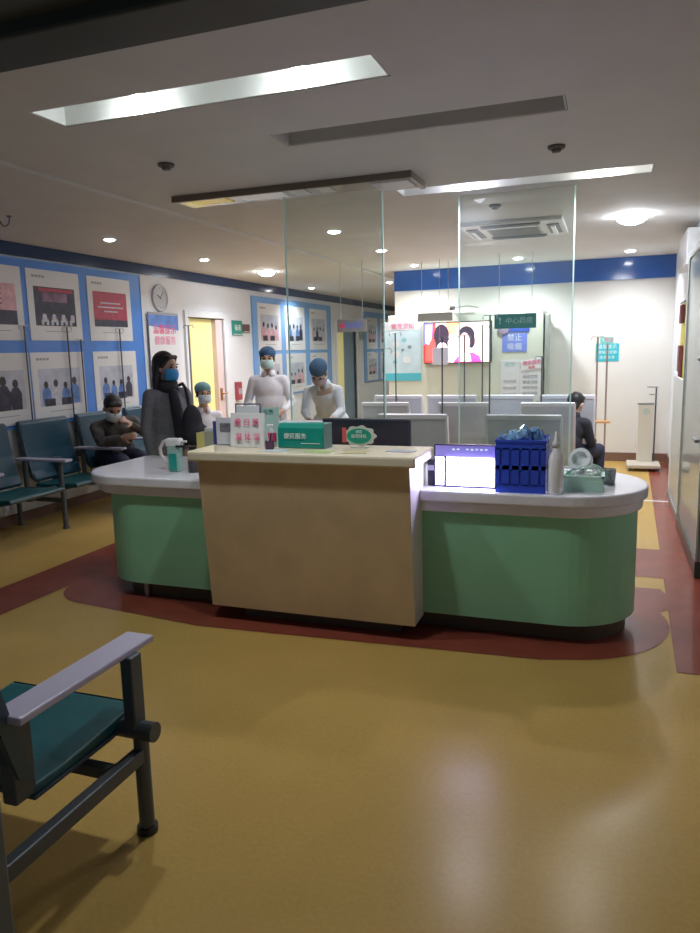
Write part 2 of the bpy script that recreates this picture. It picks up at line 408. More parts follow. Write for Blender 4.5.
# hanging glossy canopy over the desk with its reflections painted as coloured glowing strips
cn = root('hanging_canopy_frame', 'long flat brown edged frame hung under the ceiling above the glass screen', 'canopy frame', (-3.05, 4.72, CZ))
bm = nb(); box(bm, 0, 1.80, 0, .03, -.045, 0, bev=.004); box(bm, 1.77, 1.80, .03, .38, -.045, 0, bev=.004); obj('edge_rail', bm, mat('brown_rail', (.20, .16, .13), .4), cn)
bm = nb(); box(bm, 0.0, 1.77, .03, .30, -.03, -.015); obj('underside_panel', bm, mat('glossy_underside', (.50, .48, .45), .15), cn)
for xx0, xx1, c, nm in ((.10, .40, (.78, .62, .08), 'yellow'), (.50, .84, (.70, .70, .68), 'white'), (.90, 1.02, (.34, .34, .36), 'g1'), (1.10, 1.20, (.38, .38, .38), 'g2')):
    bm = nb(); box(bm, xx0, xx1, .06, .22, -.036, -.030); obj('strip_panel', bm, mat('strip_' + nm, c, .3, emit=c, estr=.12), cn)
bm = nb(); box(bm, 1.50, 1.76, .05, .30, -.05, -.031, bev=.01); obj('end_cover', bm, M_silv, cn)

# ================================================================== GLASS SCREENS
def screen(name, x0, x1, y, z0, z1, lab, d0=0):
    r = root(name, lab, 'glass screen', (x0, y, z0))
    w, h = x1 - x0, z1 - z0
    bm = nb(); box(bm, .006, w - .006, -.004, .004, 0, h); obj('glass_pane', bm, M_glass, r)
    bm = nb(); box(bm, -.004, .006, -.006, .006, 0, h); obj('polished_edge', bm, M_edge, r)
    bm = nb(); box(bm, w - .006, w + .004, -.006, .006, 0, h); obj('polished_edge', bm, M_edge, r)
    return r
screen('glass_screen', -2.305, -1.55, 5.05, 0.0, CZ, 'tall clear glass screen behind the desk, seen above the green notice box')
screen('glass_screen', -1.13, -.285, 5.67, 0.0, CZ, 'tall clear glass screen beyond the blue basket, in front of grey seats')

# ================================================================== RECEPTION DESK
desk = root('reception_desk', 'long mint green reception desk with raised beige central ledge', 'reception desk', (0, 0, 0))
ZT = .84
def stadium(xl, xr, yf, yb, rr, rl):
    pts = []
    pts += arc(xr - rr, yf + rr, rr, -90, 0, 12)
    pts += arc(xr - rr, yb - rr, rr, 0, 90, 12)
    pts += arc(xl + .06, yb - .06, .06, 90, 180, 4)
    pts += arc(xl + rl, yf + rl, rl, 180, 270, 12)
    return pts
bm = nb(); poly(bm, stadium(-3.29, .165, 3.885, 4.69, .40, .34), .11, .715); obj('green_body', bm, M_green, desk)
bm = nb(); poly(bm, stadium(-3.20, .12, 3.97, 4.62, .33, .28), 0, .11); obj('plinth', bm, M_plinth, desk)
bm = nb(); poly(bm, stadium(-3.37, .19, 3.855, 4.71, .42, .36), .715, .775); poly(bm, stadium(-3.42, .215, 3.83, 4.74, .44, .38), .775, ZT)
for f in bm.faces: f.smooth = False
ct = obj('white_worktop', bm, M_counter, desk)
bvm = ct.modifiers.new('b', 'BEVEL'); bvm.width = .012; bvm.segments = 3; bvm.limit_method = 'ANGLE'
# raised ledge: leaning front
bm = nb()
def prism_x(bm, prof, x0, x1, mi=0):
    a = [bm.verts.new((x0, y, z)) for y, z in prof]; b = [bm.verts.new((x1, y, z)) for y, z in prof]
    n = len(prof); fs = [bm.faces.new(a), bm.faces.new(b[::-1])]
    for i in range(n): fs.append(bm.faces.new((a[i], b[i], b[(i + 1) % n], a[(i + 1) % n])))
    for f in fs: f.material_index = mi
    return fs
fs = prism_x(bm, [(3.70, .09), (3.62, 1.0), (3.90, 1.0), (3.90, .09)], -2.27, -.985)
fp = obj('front_panel', bm, [M_beige, M_beigeside], desk)
for p in fp.data.polygons:
    if abs(p.normal.x) > .9: p.material_index = 1
bm = nb(); box(bm, -2.32, -.945, 3.585, 4.02, 1.0, 1.06, bev=.012); obj('ledge_top', bm, M_beigetop, desk)
for xa in (-2.24, -1.05):
    bm = nb(); box(bm, xa, xa + .06, 3.9, 3.99, ZT, 1.0); obj('ledge_bracket', bm, M_beigeside, desk)
bm = nb(); box(bm, -2.1, -1.1, 3.80, 3.86, 0.0, .09); obj('panel_foot', bm, M_plinth, desk)
for xx in (-3.02, -2.95):
    pass
bm = nb(); tube(bm, (-2.93, 3.955, 0), (-2.93, 3.955, .11), .02); obj('foot', bm, M_steel, desk)

# ---- things on the ledge
FR = (PI / 2, 0, 0)
def sign_board(x0, x1, y, z0, z1, lab):
    r = root('notice_board', lab, 'notice sign', ((x0 + x1) / 2, y, z0))
    w, h = x1 - x0, z1 - z0
    bm = nb(); box(bm, -w / 2, w / 2, -.004, .004, 0, h, bev=.002, M=Matrix.Rotation(R(-6), 4, 'X')); obj('board', bm, M_white, r)
    bm = nb(); box(bm, -w / 4, w / 4, .0, .075, 0, .006); tube(bm, (0, .07, .004), (0, .012, h * .7), .004); obj('stand', bm, M_offwhite, r)
    return r, w, h
r, w, h = sign_board(-2.145, -1.92, 3.80, 1.061, 1.265, 'white notice board with two rows of pink characters on the ledge')
tilt = (PI / 2 - R(6), 0, 0)
lettering('lettering', '戴 口 罩', .046, M_txtpink, r, (0.0, .003, h * .72), tilt)
lettering('lettering', '量 体 温', .046, M_txtpink, r, (.012, -.012, h * .30), tilt)
# clear stand with grey photo beside it
r = root('card_holder', 'clear card holder with a small grey picture, left of pink sign', 'card holder', (-2.215, 3.87, 1.061))
bm = nb(); box(bm, -.062, .062, -.003, .003, 0, .17, bev=.001); box(bm, -.062, .062, -.003, .05, 0, .004); obj('holder', bm, mat('pale_acrylic', (.66, .66, .74), .2), r)
bm = nb(); box(bm, -.035, .04, -.006, -.003, .085, .135); obj('card_picture', bm, mat('grey_photo', (.18, .17, .21), .4, var=.4, scale=60), r)
r = root('folder_stand', 'narrow navy blue folder standing at the left end of the ledge', 'folder', (-2.295, 3.93, 1.061))
bm = nb(); box(bm, -.014, .018, -.05, .05, 0, .145, bev=.003); obj('folder_cover', bm, mat('folder_blue', (.05, .07, .30), .4), r)
bm = nb(); box(bm, -.008, .012, -.049, .047, .004, .15); obj('paper_stack', bm, M_paper, r)
# document tray frames behind pink board
r = root('document_rack', 'grey wire document rack holding a pale sheet behind the pink sign', 'document rack', (-2.10, 3.95, 1.061))
bm = nb()
path(bm, [(-.085, 0, 0), (-.085, .01, .245), (.085, .01, .245), (.085, 0, 0), (-.085, 0, 0)], .005)
box(bm, -.085, .085, -.03, .03, 0, .008); obj('wire_frame', bm, mat('rack_grey', (.18, .18, .24), .4), r)
bm = nb(); box(bm, -.078, .078, .002, .006, .02, .235); obj('sheet', bm, M_paper, r)
r = root('small_plaque', 'small pale green acrylic card stand behind the right end of pink sign', 'card stand', (-1.965, 3.965, 1.061))
bm = nb(); box(bm, -.07, .07, 0, .004, 0, .225, bev=.001); box(bm, -.07, .07, -.02, .02, 0, .005); obj('plate', bm, mat('pale_green_acrylic', (.42, .60, .56), .2), r)
lettering('lettering', '公示', .035, M_tealsign2, r, (0, -.003, .195), FR)
# pen pot / bottle with pink cap
r = root('hand_gel_bottle', 'small clear gel bottle with a pink red label on the ledge', 'gel bottle', (-1.888, 3.84, 1.061))
bm = nb(); lathe(bm, [(.001, 0), (.026, .0), (.028, .01), (.028, .075), (.012, .095), (.010, .105)], n=18); obj('bottle', bm, mat('clear_gel_plastic', (.55, .52, .60), .15), r, smooth=True)
bm = nb(); lathe(bm, [(.0285, .03), (.0288, .032), (.0288, .085), (.0285, .086)], n=18); obj('bottle_label', bm, mat('pink_label', (.72, .05, .20), .4), r)
bm = nb(); tube(bm, (0, 0, .10), (0, 0, .125), .006); box(bm, -.028, .01, -.007, .007, .122, .134, bev=.003); obj('pump', bm, M_white, r)
r = root('pen_pot', 'dark pot with pens between the gel bottle and green box', 'pen pot', (-1.855, 3.74, 1.061))
bm = nb(); lathe(bm, [(.001, .002), (.022, .002), (.022, 0), (.026, 0), (.028, .05), (.024, .05), (.020, .006), (.001, .006)], n=18); obj('pot', bm, mat('plum_plastic', (.12, .05, .09), .3), r)
for k, (dx, c) in enumerate(((-.008, M_white), (.006, M_navy), (.012, M_steel))):
    bm = nb(); tube(bm, (dx * .5, 0, .01), (dx * 1.6, .004 * k, .095), .0035); obj('pen', bm, c, r)
# green box sign
r = root('green_notice_box', 'teal green box sign with white characters on the desk ledge', 'box sign', (-1.685, 3.86, 1.061))
bm = nb()
prism_x(bm, [(-.055, 0), (-.05, .12), (-.02, .145), (.05, .145), (.05, 0)], -.15, .14)
gb = obj('box_shell', bm, M_tealsign, r); bv = gb.modifiers.new('b', 'BEVEL'); bv.width = .008; bv.segments = 3
bm = nb(); box(bm, .14, .155, -.05, .05, 0, .145, bev=.003); obj('end_panel', bm, mat('grey_teal_end', (.16, .26, .26), .4), r)
lettering('lettering', '便民服务', .036, M_txtw, r, (-.035, -.058, .07), (PI / 2 - R(2), 0, 0))
bm = nb(); box(bm, .0, .12, -.0575, -.053, .028, .031); obj('underline', bm, M_txtw, r)
# little green plaque with scalloped pale border
r = root('scalloped_plaque', 'small green plaque with scalloped pale border before the monitor', 'plaque', (-1.355, 3.89, 1.061))
bm = nb()
n = 72; pts = []
for i in range(n):
    a = 2 * PI * i / n; k = 1 + .07 * math.cos(9 * a)
    pts.append((.098 * k * math.cos(a), .068 + .058 * k * math.sin(a)))
def plate(bm, pts, y0, y1):
    a = [bm.verts.new((x, y0, z)) for x, z in pts]; b = [bm.verts.new((x, y1, z)) for x, z in pts]; n = len(pts)
    bm.faces.new(a); bm.faces.new(b[::-1])
    for i in range(n): bm.faces.new((a[i], b[i], b[(i + 1) % n], a[(i + 1) % n]))
plate(bm, pts, 0, .006); box(bm, -.05, .05, -.01, .03, 0, .006); obj('border_plate', bm, mat('pale_scallop', (.55, .56, .50), .4), r)
bm = nb(); plate(bm, [(.074 * math.cos(2 * PI * i / 40), .068 + .044 * math.sin(2 * PI * i / 40)) for i in range(40)], -.003, 0.0); obj('green_centre', bm, mat('plaque_green', (.01, .30, .20), .35), r)
bm = nb(); box(bm, -.104, -.078, -.004, 0, .03, .115, bev=.003); obj('red_tab', bm, mat('plaque_red', (.62, .10, .10), .4), r)
lettering('lettering', '请您', .020, M_txtw, r, (0, -.005, .092), FR)
lettering('lettering', '自觉排队', .024, M_txtw, r, (0, -.005, .066), FR)
# papers on the ledge
for i, (x, y, c, a, lab) in enumerate(((-1.80, 3.70, (.62, .72, .80), 8, 'pale blue slip of paper lying flat before the green box'), (-1.53, 3.70, (.45, .58, .25), -4, 'green and yellow leaflet lying on the ledge'),
                                       (-1.32, 3.71, (.58, .50, .30), 6, 'ochre leaflet lying on the ledge below the plaque'), (-1.08, 3.80, (.40, .42, .50), -10, 'grey clipboard sheet lying at the right end of ledge'))):
    bm = nb(); box(bm, -.075, .075, -.045, .045, 0, .0025, M=Matrix.Rotation(R(a), 4, 'Z'))
    o = obj('paper_leaflet', bm, mat('leaflet_%d' % i, c, .35), None, (x, y, 1.0605)); tag(o, lab, 'leaflet')

# ---- monitor behind the ledge (back side / dark screen)
def monitor(loc, w, h, lab, m_screen, rz=0, lift=.10, name='computer_monitor'):
    r = root(name, lab, 'monitor', loc, rz)
    bm = nb(); box(bm, -w / 2, w / 2, -.02, .02, lift, lift + h, bev=.006); obj('casing', bm, M_navy, r)
    bm = nb(); box(bm, -w / 2 + .012, w / 2 - .012, -.0225, -.019, lift + .015, lift + h - .012); obj('screen', bm, m_screen, r)
    bm = nb(); box(bm, -.03, .03, .0, .035, .01, lift + h * .5, bev=.004); obj('stand_neck', bm, M_black, r)
    bm = nb(); box(bm, -.12, .12, -.06, .10, 0, .012, bev=.005); obj('stand_foot', bm, M_black, r)
    return r
monitor((-1.50, 4.45, ZT), .60, .245, 'wide dark computer monitor standing behind the plaque', mat('dark_screen', (.02, .02, .035), .25), lift=.09)
r = root('white_printer', 'low pale printer standing behind the green box', 'printer', (-2.0, 4.50, ZT))
bm = nb(); box(bm, -.21, .18, -.16, .16, 0, .30, bev=.03); obj('printer_body', bm, M_offwhite, r)
bm = nb(); box(bm, -.15, .12, -.185, -.10, .06, .07, bev=.003); obj('paper_tray', bm, M_white, r)
bm = nb(); box(bm, .02, .16, -.163, -.157, .22, .27); obj('control_panel', bm, M_black, r)

# ---- lit display
def led_material():
    m = bpy.data.materials.new('lit_screen'); m.use_nodes = True; b = m.node_tree.nodes['Principled BSDF']
    b.inputs['Base Color'].default_value = (.8, .8, .9, 1); b.inputs['Emission Color'].default_value = (.72, .70, 1, 1); b.inputs['Emission Strength'].default_value = 14
    return m
r = root('lit_display', 'small glowing violet white display on the worktop beside the blue basket', 'display', (-.755, 3.95, ZT))
bm = nb(); box(bm, -.175, .175, 0, .03, .0, .245, bev=.004); obj('casing', bm, mat('violet_black', (.03, .02, .08), .3), r)
bm = nb(); box(bm, -.103, .165, -.004, 0.001, .012, .172); obj('lit_panel', bm, led_material(), r)
bm = nb(); box(bm, -.166, -.118, -.004, 0.001, .045, .172)
for k in range(3):
    for j in range(4): box(bm, -.166 + j * .0125, -.166 + j * .0125 + .009, -.004, .001, .013 + k * .0105, .013 + k * .0105 + .007)
obj('lit_column', bm, MATS.get('lit2') or led_material(), r)
bm = nb(); box(bm, -.166, .166, -.003, 0.001, .178, .238); obj('upper_strip', bm, mat('violet_strip', (.22, .20, .40), .3, emit=(.3, .25, .9), estr=.35), r)
bm = nb()
for k in range(8):
    if k == 2: continue
    x = -.07 + k * .026; box(bm, x, x + .014, -.0055, -.003, .212 + (k % 2) * .002, .222)
obj('strip_marks', bm, mat('strip_mark', (.6, .65, .7), .4, emit=(.7, .8, .9), estr=.6), r)
l = bpy.data.lights.new('display_lamp', 'AREA'); l.energy = 1.6; l.shape = 'RECTANGLE'; l.size = .27; l.size_y = .15; l.color = (.55, .5, 1)
lo = bpy.data.objects.new('display_lamp', l); COL.objects.link(lo); lo.parent = r; lo.location = (.03, -.012, .1); lo.rotation_euler = (R(90), 0, 0)
# dark thing left of it : small card terminal
r = root('card_terminal', 'dark payment terminal between the ledge and the lit display', 'card terminal', (-.93, 4.02, ZT))
bm = nb(); box(bm, -.045, .0, -.05, .03, 0, .15, bev=.008); obj('body', bm, M_navy, r)
bm = nb(); box(bm, -.04, -.005, -.054, -.049, .09, .12); obj('window', bm, mat('terminal_window', (.45, .45, .62), .3), r)

# ---- blue basket
bk = root('blue_basket', 'deep blue plastic slotted basket filled with clear bags', 'basket', (-.442, 3.99, ZT))
def basket(bm, w, d, h, t=.006, taper=.0, slots=True):
    def wall(ax, s):
        L = w if ax == 'x' else d
        n = 5
        # rails + ribs leaving tall slots
        def pb(a0, a1, z0, z1, ex=0):
            if ax == 'x': box(bm, a0, a1, s * d / 2 - t / 2 - ex, s * d / 2 + t / 2 + ex, z0, z1)
            else: box(bm, s * w / 2 - t / 2 - ex, s * w / 2 + t / 2 + ex, a0, a1, z0, z1)
        pb(-L / 2, L / 2, 0, h * .16); pb(-L / 2, L / 2, h * .44, h * .52); pb(-L / 2, L / 2, h * .82, h); pb(-L / 2 - .004, L / 2 + .004, h * .95, h, .004)
        for k in range(n + 1):
            c = -L / 2 + L * k / n; ww = L / n * .36
            pb(max(-L / 2, c - ww), min(L / 2, c + ww), h * .14, h * .85)
    for s in (-1, 1): wall('x', s); wall('y', s)
    box(bm, -w / 2, w / 2, -d / 2, d / 2, 0, t)
bm = nb(); basket(bm, .255, .24, .285); obj('slotted_shell', bm, M_basket, bk)
for sx in (-1, 1):
    bm = nb(); box(bm, sx * .133 - .006, sx * .133 + .006, -.05, .05, .262, .284, bev=.003); obj('handle', bm, M_basket, bk)
bm = nb(); box(bm, -.1255, .1255, -.118, .118, .008, .262); obj('inner_liner', bm, mat('basket_liner', (.028, .07, .54), .5), bk)
inn = root('clear_bag', 'crumpled clear plastic bags heaped at the top of blue basket', 'plastic bags', (-.442, 3.99, ZT + .05))
bm = nb()
for i in range(14):
    a = random.uniform(0, 6.28); ball(bm, (random.uniform(-.08, .08), random.uniform(-.06, .06), .225 + random.uniform(-.02, .05)), (random.uniform(.03, .05), random.uniform(.025, .04), random.uniform(.02, .04)), Euler((random.random() * 3, random.random() * 3, a)).to_matrix(), sub=1)
for k in range(7):
    x = -.11 + k * .037; tube(bm, (x, -.02, .2), (x + random.uniform(-.02, .02), -.03, .27 + random.uniform(.0, .045)), .014, .003, 6)
obj('bag_folds', bm, mat('clear_bag_film', (.20, .38, .60), .12, var=.6, scale=25, coat=.5), inn)
# ---- spray bottle, tape ring, tray with tubing, cup
r = root('white_spray_bottle', 'tall white plastic squeeze bottle beside the blue basket', 'bottle', (-.262, 3.90, ZT))
bm = nb(); lathe(bm, [(.001, 0), (.038, 0), (.042, .01), (.042, .18), (.036, .21), (.020, .235), (.018, .25)], n=24); obj('bottle', bm, mat('bright_white_plastic', (.95, .95, .98), .35), r, smooth=True)
bm = nb(); lathe(bm, [(.020, .245), (.020, .272), (.012, .280), (.007, .325), (.003, .33), (.001, .33)], n=16); obj('nozzle_cap', bm, M_white, r, smooth=True)
r = root('green_plastic_tray', 'pale green plastic tray at the rounded end of the desk', 'tray', (-.125, 4.06, ZT))
bm = nb()
for z0, z1, g in ((0, .075, 0), (.075, .085, .008)):
    for s in (-1, 1):
        box(bm, -.10 - g, .10 + g, s * .085 - .004 - g / 2, s * .085 + .004 + g / 2, z0, z1); box(bm, s * .10 - .004 - g / 2, s * .10 + .004 + g / 2, -.085 - g, .085 + g, z0, z1)
box(bm, -.10, .10, -.085, .085, 0, .005)
for k in range(9): box(bm, -.092 + k * .022, -.082 + k * .022, -.092, -.088, .012, .06)
obj('tray_shell', bm, M_tray, r)
r = root('white_tape_roll', 'large white roll of tape propped up in the green tray', 'tape roll', (-.145, 4.09, ZT + .10))
bm = nb()
TM = Matrix.Translation((0, 0, .055)) @ Matrix.Rotation(R(58), 4, 'X') @ Matrix.Rotation(R(-15), 4, 'Y')
lathe(bm, [(.042, -.022), (.062, -.022), (.062, .022), (.042, .022), (.042, -.022)], n=32)
for v in bm.verts: v.co = TM @ v.co
obj('roll', bm, M_gauze, r, smooth=False)
r = root('gauze_bundle', 'bundle of pale tubing and wrapped gauze heaped in green tray', 'gauze', (-.12, 4.06, ZT + .006))
bm = nb()
for i in range(18):
    ball(bm, (random.uniform(-.075, .085), random.uniform(-.05, .05), .04 + random.uniform(-.01, .055)), (random.uniform(.02, .035), random.uniform(.015, .03), random.uniform(.012, .028)), Euler((random.random() * 3, random.random() * 3, 0)).to_matrix(), sub=1)
obj('wrapping', bm, M_gauze, r)
bm = nb()
for k in range(3):
    pts = [(.02 + (.05 + k * .012) * math.cos(a), -.04 + .02 * k, .09 + (.03 + .006 * k) * math.sin(a)) for a in [PI * i / 10 for i in range(11)]]
    path(bm, pts, .004)
obj('tubing', bm, mat('pale_tubing', (.6, .78, .74), .2), r)
r = root('glass_cup', 'low clear glass cup behind the green tray, right side', 'cup', (.0, 4.24, ZT))
bm = nb(); lathe(bm, [(.001, .004), (.034, .004), (.034, 0), (.038, 0), (.042, .085), (.039, .085), (.035, .008), (.001, .008)], n=24); obj('cup_wall', bm, M_clear, r, smooth=True)
bm = nb(); lathe(bm, [(.001, .01), (.033, .01), (.036, .045), (.001, .045)], n=24); obj('cup_contents', bm, mat('cup_fill', (.45, .54, .58), .2), r)

# ---- left end of the worktop: spray bottle, dark box, cream box
r = root('sanitiser_spray_bottle', 'white handled spray bottle with teal liquid at the left worktop', 'spray bottle', (-2.74, 4.10, ZT))
bm = nb(); box(bm, -.045, .045, -.03, .03, 0, .175, bev=.012); obj('clear_reservoir', bm, mat('pale_teal_plastic', (.36, .55, .50), .2), r)
bm = nb(); box(bm, -.030, .030, -.0325, -.028, .01, .125, bev=.002); obj('teal_liquid', bm, M_liquid, r)
bm = nb(); box(bm, -.055, .055, -.032, .032, .17, .225, bev=.012); tube(bm, (.05, 0, .20), (.095, 0, .205), .010, .008); obj('spray_head', bm, M_white, r)
bm = nb(); path(bm, [(-.04, 0, .215), (-.085, 0, .20), (-.115, 0, .155), (-.11, 0, .11), (-.08, 0, .07), (-.045, 0, .05)], .011, 10); obj('carry_handle', bm, mat('pinkish_white_plastic', (.72, .62, .62), .35), r)
bm = nb(); box(bm, .03, .088, -.036, .0, .168, .182); obj('black_trigger', bm, M_black, r)
r = root('dark_flask', 'dark cylindrical flask standing behind the beige ledge corner', 'flask', (-2.60, 4.10, ZT))
bm = nb(); lathe(bm, [(.001, 0), (.038, 0), (.038, .13), (.028, .15), (.001, .15)], n=20); obj('flask_body', bm, mat('dark_brown_plastic', (.05, .04, .035), .3), r, smooth=True)
bm = nb(); lathe(bm, [(.026, .15), (.026, .175), (.001, .176)], n=20); obj('flask_cap', bm, M_black, r)
r = root('cream_supply_box', 'cream and olive supply box with white packets, left of folder', 'box', (-2.58, 4.48, ZT))
bm = nb(); box(bm, -.16, .14, -.10, .10, 0, .23, bev=.004); obj('carton', bm, mat('olive_card', (.42, .43, .30), .6), r)
bm = nb(); box(bm, -.12, .04, -.06, .05, .23, .262, bev=.008); box(bm, .02, .12, -.07, .06, .23, .25, bev=.006); obj('packets', bm, M_paper, r)
bm = nb(); box(bm, -.16, -.10, -.103, -.099, .12, .23); obj('yellow_tab', bm, mat('yellow_tab', (.72, .62, .20), .5), r)

# ================================================================== BENCHES
def shell_profile(kind):
    pass
def iv_pole(bm, x, y, z0, z1, r=.008):
    tube(bm, (x, y, z0), (x, y, z1), r)
def iv_hooks(bm, x, y, z, ax='y'):
    for s in (-1, 1):
        if ax == 'y': path(bm, [(x, y, z), (x, y + s * .06, z + .004), (x, y + s * .075, z - .02), (x, y + s * .06, z - .035)], .004, 6)
        else: path(bm, [(x, y, z), (x + s * .06, y, z + .004), (x + s * .075, y, z - .02), (x + s * .06, y, z - .035)], .004, 6)
def bench(name, label, loc, rz, n, pitch, cat='bench', seatm=M_teal, backm=M_tealback, trimm=M_tealtrim, armm=M_arm, group=None,
          sw=.60, arms=None, backh=1.0, poles=None, backs=True, seatd=.50, legs=None, legm=M_darksteel, grey=False, armh=.66, wide=.11, skip=()):
    """Local frame: seats face +y, the beam runs along x; the origin is under the first seat's centre, on the floor."""
    r = root(name, label, cat, loc, rz, group)
    x0, x1 = -pitch / 2, (n - .5) * pitch
    bm = nb(); tube(bm, (x0 - .02, .0, .36), (x1 + .05, .0, .36), .035, n=16); obj('beam', bm, legm, r, smooth=False)
    bm = nb(); tube(bm, (x0 - .026, .0, .36), (x0 - .02, .0, .36), .038, n=16); tube(bm, (x1 + .05, .0, .36), (x1 + .06, .0, .36), .038, n=16); obj('beam_cap', bm, M_black, r)
    for k in range(n):
        if k in skip: continue
        cx = k * pitch
        bm = nb()
        prof = [(-.24, .405), (-.10, .40), (.12, .415), (.24, .425), (.265, .41), (.26, .395), (.10, .375), (-.10, .37), (-.24, .375)]
        prism_x(bm, prof, cx - sw / 2, cx + sw / 2)
        s = obj('seat', bm, seatm, r); bv = s.modifiers.new('b', 'BEVEL'); bv.width = .008; bv.segments = 2
        bm = nb(); prism_x(bm, [(.262, .418), (.272, .405), (.262, .385), (.10, .365), (-.24, .365), (-.24, .375), (.10, .376), (.255, .395)], cx - sw / 2 - .008, cx + sw / 2 + .008); obj('seat_rim', bm, trimm, s)
        if backs:
            bm = nb()
            prof = [(-.22, .44), (-.26, .52), (-.31, .70), (-.355, backh - .02), (-.375, backh), (-.40, backh - .01), (-.395, backh - .06), (-.35, .70), (-.30, .50), (-.25, .41)]
            prism_x(bm, prof, cx - sw / 2, cx + sw / 2)
            bk_ = obj('backrest', bm, backm, r); bv = bk_.modifiers.new('b', 'BEVEL'); bv.width = .010 if not grey else .014; bv.segments = 3
            bm = nb()
            for s_ in (-1, 1): prism_x(bm, [(-.235, .42), (-.31, .70), (-.365, backh - .01), (-.408, backh), (-.40, backh - .06), (-.355, .68), (-.29, .46)], cx + s_ * sw / 2 - .010, cx + s_ * sw / 2 + .010)
            prism_x(bm, [(-.365, backh - .004), (-.38, backh + .012), (-.41, backh + .004), (-.405, backh - .03)], cx - sw / 2, cx + sw / 2)
            obj('shell_trim', bm, trimm if not grey else M_greytrim, bk_)
        bm = nb(); box(bm, cx - .03, cx + .03, -.18, .20, .35, .385); box(bm, cx - .025, cx + .025, -.30, -.20, .36, .62); obj('seat_bracket', bm, legm, r)
    arms = arms if arms is not None else [x0 + i * pitch for i in range(n + 1)]
    for ax in arms:
        bm = nb(); box(bm, ax - wide / 2, ax + wide / 2, -.34, .27, armh - .024, armh, bev=.008); a = obj('armrest', bm, armm, r)
        for py in (.16, -.26):
            bm = nb(); tube(bm, (ax, py, .36), (ax, py, armh - .02), .024, n=14); obj('arm_post', bm, legm, a)
        bm = nb(); tube(bm, (ax, -.26, .37), (ax, .16, .37), .02); obj('arm_rail', bm, legm, a)
    for lx in (legs if legs is not None else [x0, x1]):
        bm = nb()
        tube(bm, (lx, .17, .015), (lx, .17, .36), .024, n=14); tube(bm, (lx, .17, 0), (lx, .17, .02), .032, n=14)
        obj('leg', bm, legm, r)
        bm = nb(); tube(bm, (lx, -.38, 0), (lx, -.38, .02), .032, n=14); tube(bm, (lx, -.38, .015), (lx, -.38, .28), .024, n=14); obj('leg', bm, legm, r)
        bm = nb(); box(bm, lx - .02, lx + .02, -.40, .17, .255, .295, bev=.004); tube(bm, (lx, -.2, .29), (lx, 0, .36), .02); obj('leg_brace', bm, legm, r)
    if poles:
        for px, ph in poles:
            bm = nb(); iv_pole(bm, px, -.42, .30, ph); p = obj('drip_pole', bm, legm, r)
            bm = nb(); iv_hooks(bm, px, -.42, ph, 'x'); obj('drip_hook', bm, M_steel, p)
            bm = nb(); box(bm, px - .015, px + .015, -.435, -.36, .55, .60); obj('pole_clamp', bm, legm, p)
    return r
# near bench in the left foreground (faces the desk); its end is the arm we see
nbn = bench('waiting_bench', 'teal waiting bench end with a lavender armrest in the left foreground', (-1.80, 1.70, 0), 0, 2, -.72, sw=.55, armh=.66, legs=[], arms=[], backh=.90)
# (custom frame for this bench: arm and legs at its right hand end)
AX = -1.525 + 1.80
def near_frame(ax, r):
    bm = nb(); box(bm, ax - .055, ax + .055, -.31, .30, .636, .66, bev=.006); a = obj('armrest', bm, M_arm, r)
    bm = nb(); box(bm, ax + .03, ax + .075, .14, .20, .36, .64, bev=.006); obj('arm_post', bm, M_darksteel, a)
    bm = nb(); box(bm, ax - .05, ax + .0, -.30, -.22, .38, .637, bev=.006); obj('arm_post', bm, M_darksteel, a)
    bm = nb(); tube(bm, (ax + .07, .17, .015), (ax + .07, .17, .36), .026, n=16); obj('leg', bm, M_darksteel, r)
    bm = nb(); tube(bm, (ax + .07, .17, .0), (ax + .07, .17, .022), .036, n=16); obj('foot_glide', bm, M_black, r)
    bm = nb(); tube(bm, (ax + .07, -.50, 0), (ax + .07, -.50, .32), .026, n=16); obj('leg', bm, M_darksteel, r)
    bm = nb(); box(bm, ax + .05, ax + .09, -.50, .17, .265, .315, bev=.005); obj('leg_brace', bm, M_darksteel, r)
near_frame(AX, nbn); near_frame(AX - 1.6, nbn)
bm = nb(); tube(bm, (-1.4, .17, .375), (AX + .13, .17, .375), .033, n=18); obj('front_beam', bm, M_darksteel, nbn)
bm = nb(); box(bm, -1.4, AX + .05, .03, .07, .265, .305, bev=.004); obj('cross_bar', bm, M_darksteel, nbn)
for ch in list(nbn.children):
    if ch.name.startswith(('beam', 'seat_bracket')) : bpy.data.objects.remove(ch)

# teal benches along the left wall, facing the desk
bench('infusion_bench', 'long dark teal bench with pale armrests and drip poles under the blue poster board', 'b' and (-5.03, 7.43, 0), -PI / 2, 5, .82, sw=.64, backh=1.0,
      poles=[(1.73, 1.93), (1.13, 1.93), (.93, 1.80), (.25, 1.93)], arms=[.41, 1.23, 2.05, 2.87, 3.69], legs=[-.30, 2.05, 3.69], armh=.67, wide=.10)
# grey benches in front of the television wall, their backs to the desk
def grey_bench(label, x, y, n, pitch, sw, backh, poles, arms=None):
    return bench('infusion_bench', label, (x, y, 0), 0, n, pitch, sw=sw, backh=backh, seatm=M_grey, backm=M_grey, trimm=M_greytrim, poles=poles, grey=True,
                 arms=arms if arms is not None else [pitch / 2 + pitch * i for i in range(n - 1)], armh=.66, wide=.09)
grey_bench('grey high backed bench with two wide seats, the row closest to the desk', -1.61, 6.42, 2, .94, .60, 1.05, [(-.24, 1.62)])
grey_bench('grey high backed bench in the middle row, a dark haired person on it', -2.24, 7.68, 3, .83, .51, 1.055, [(.62, 1.72), (1.10, 1.92)])
grey_bench('grey high backed bench in the row nearest the television', -2.33, 8.50, 4, .63, .56, 1.075, [(-.02, 1.80), (.78, 1.75), (.98, 1.85), (1.62, 1.50)])
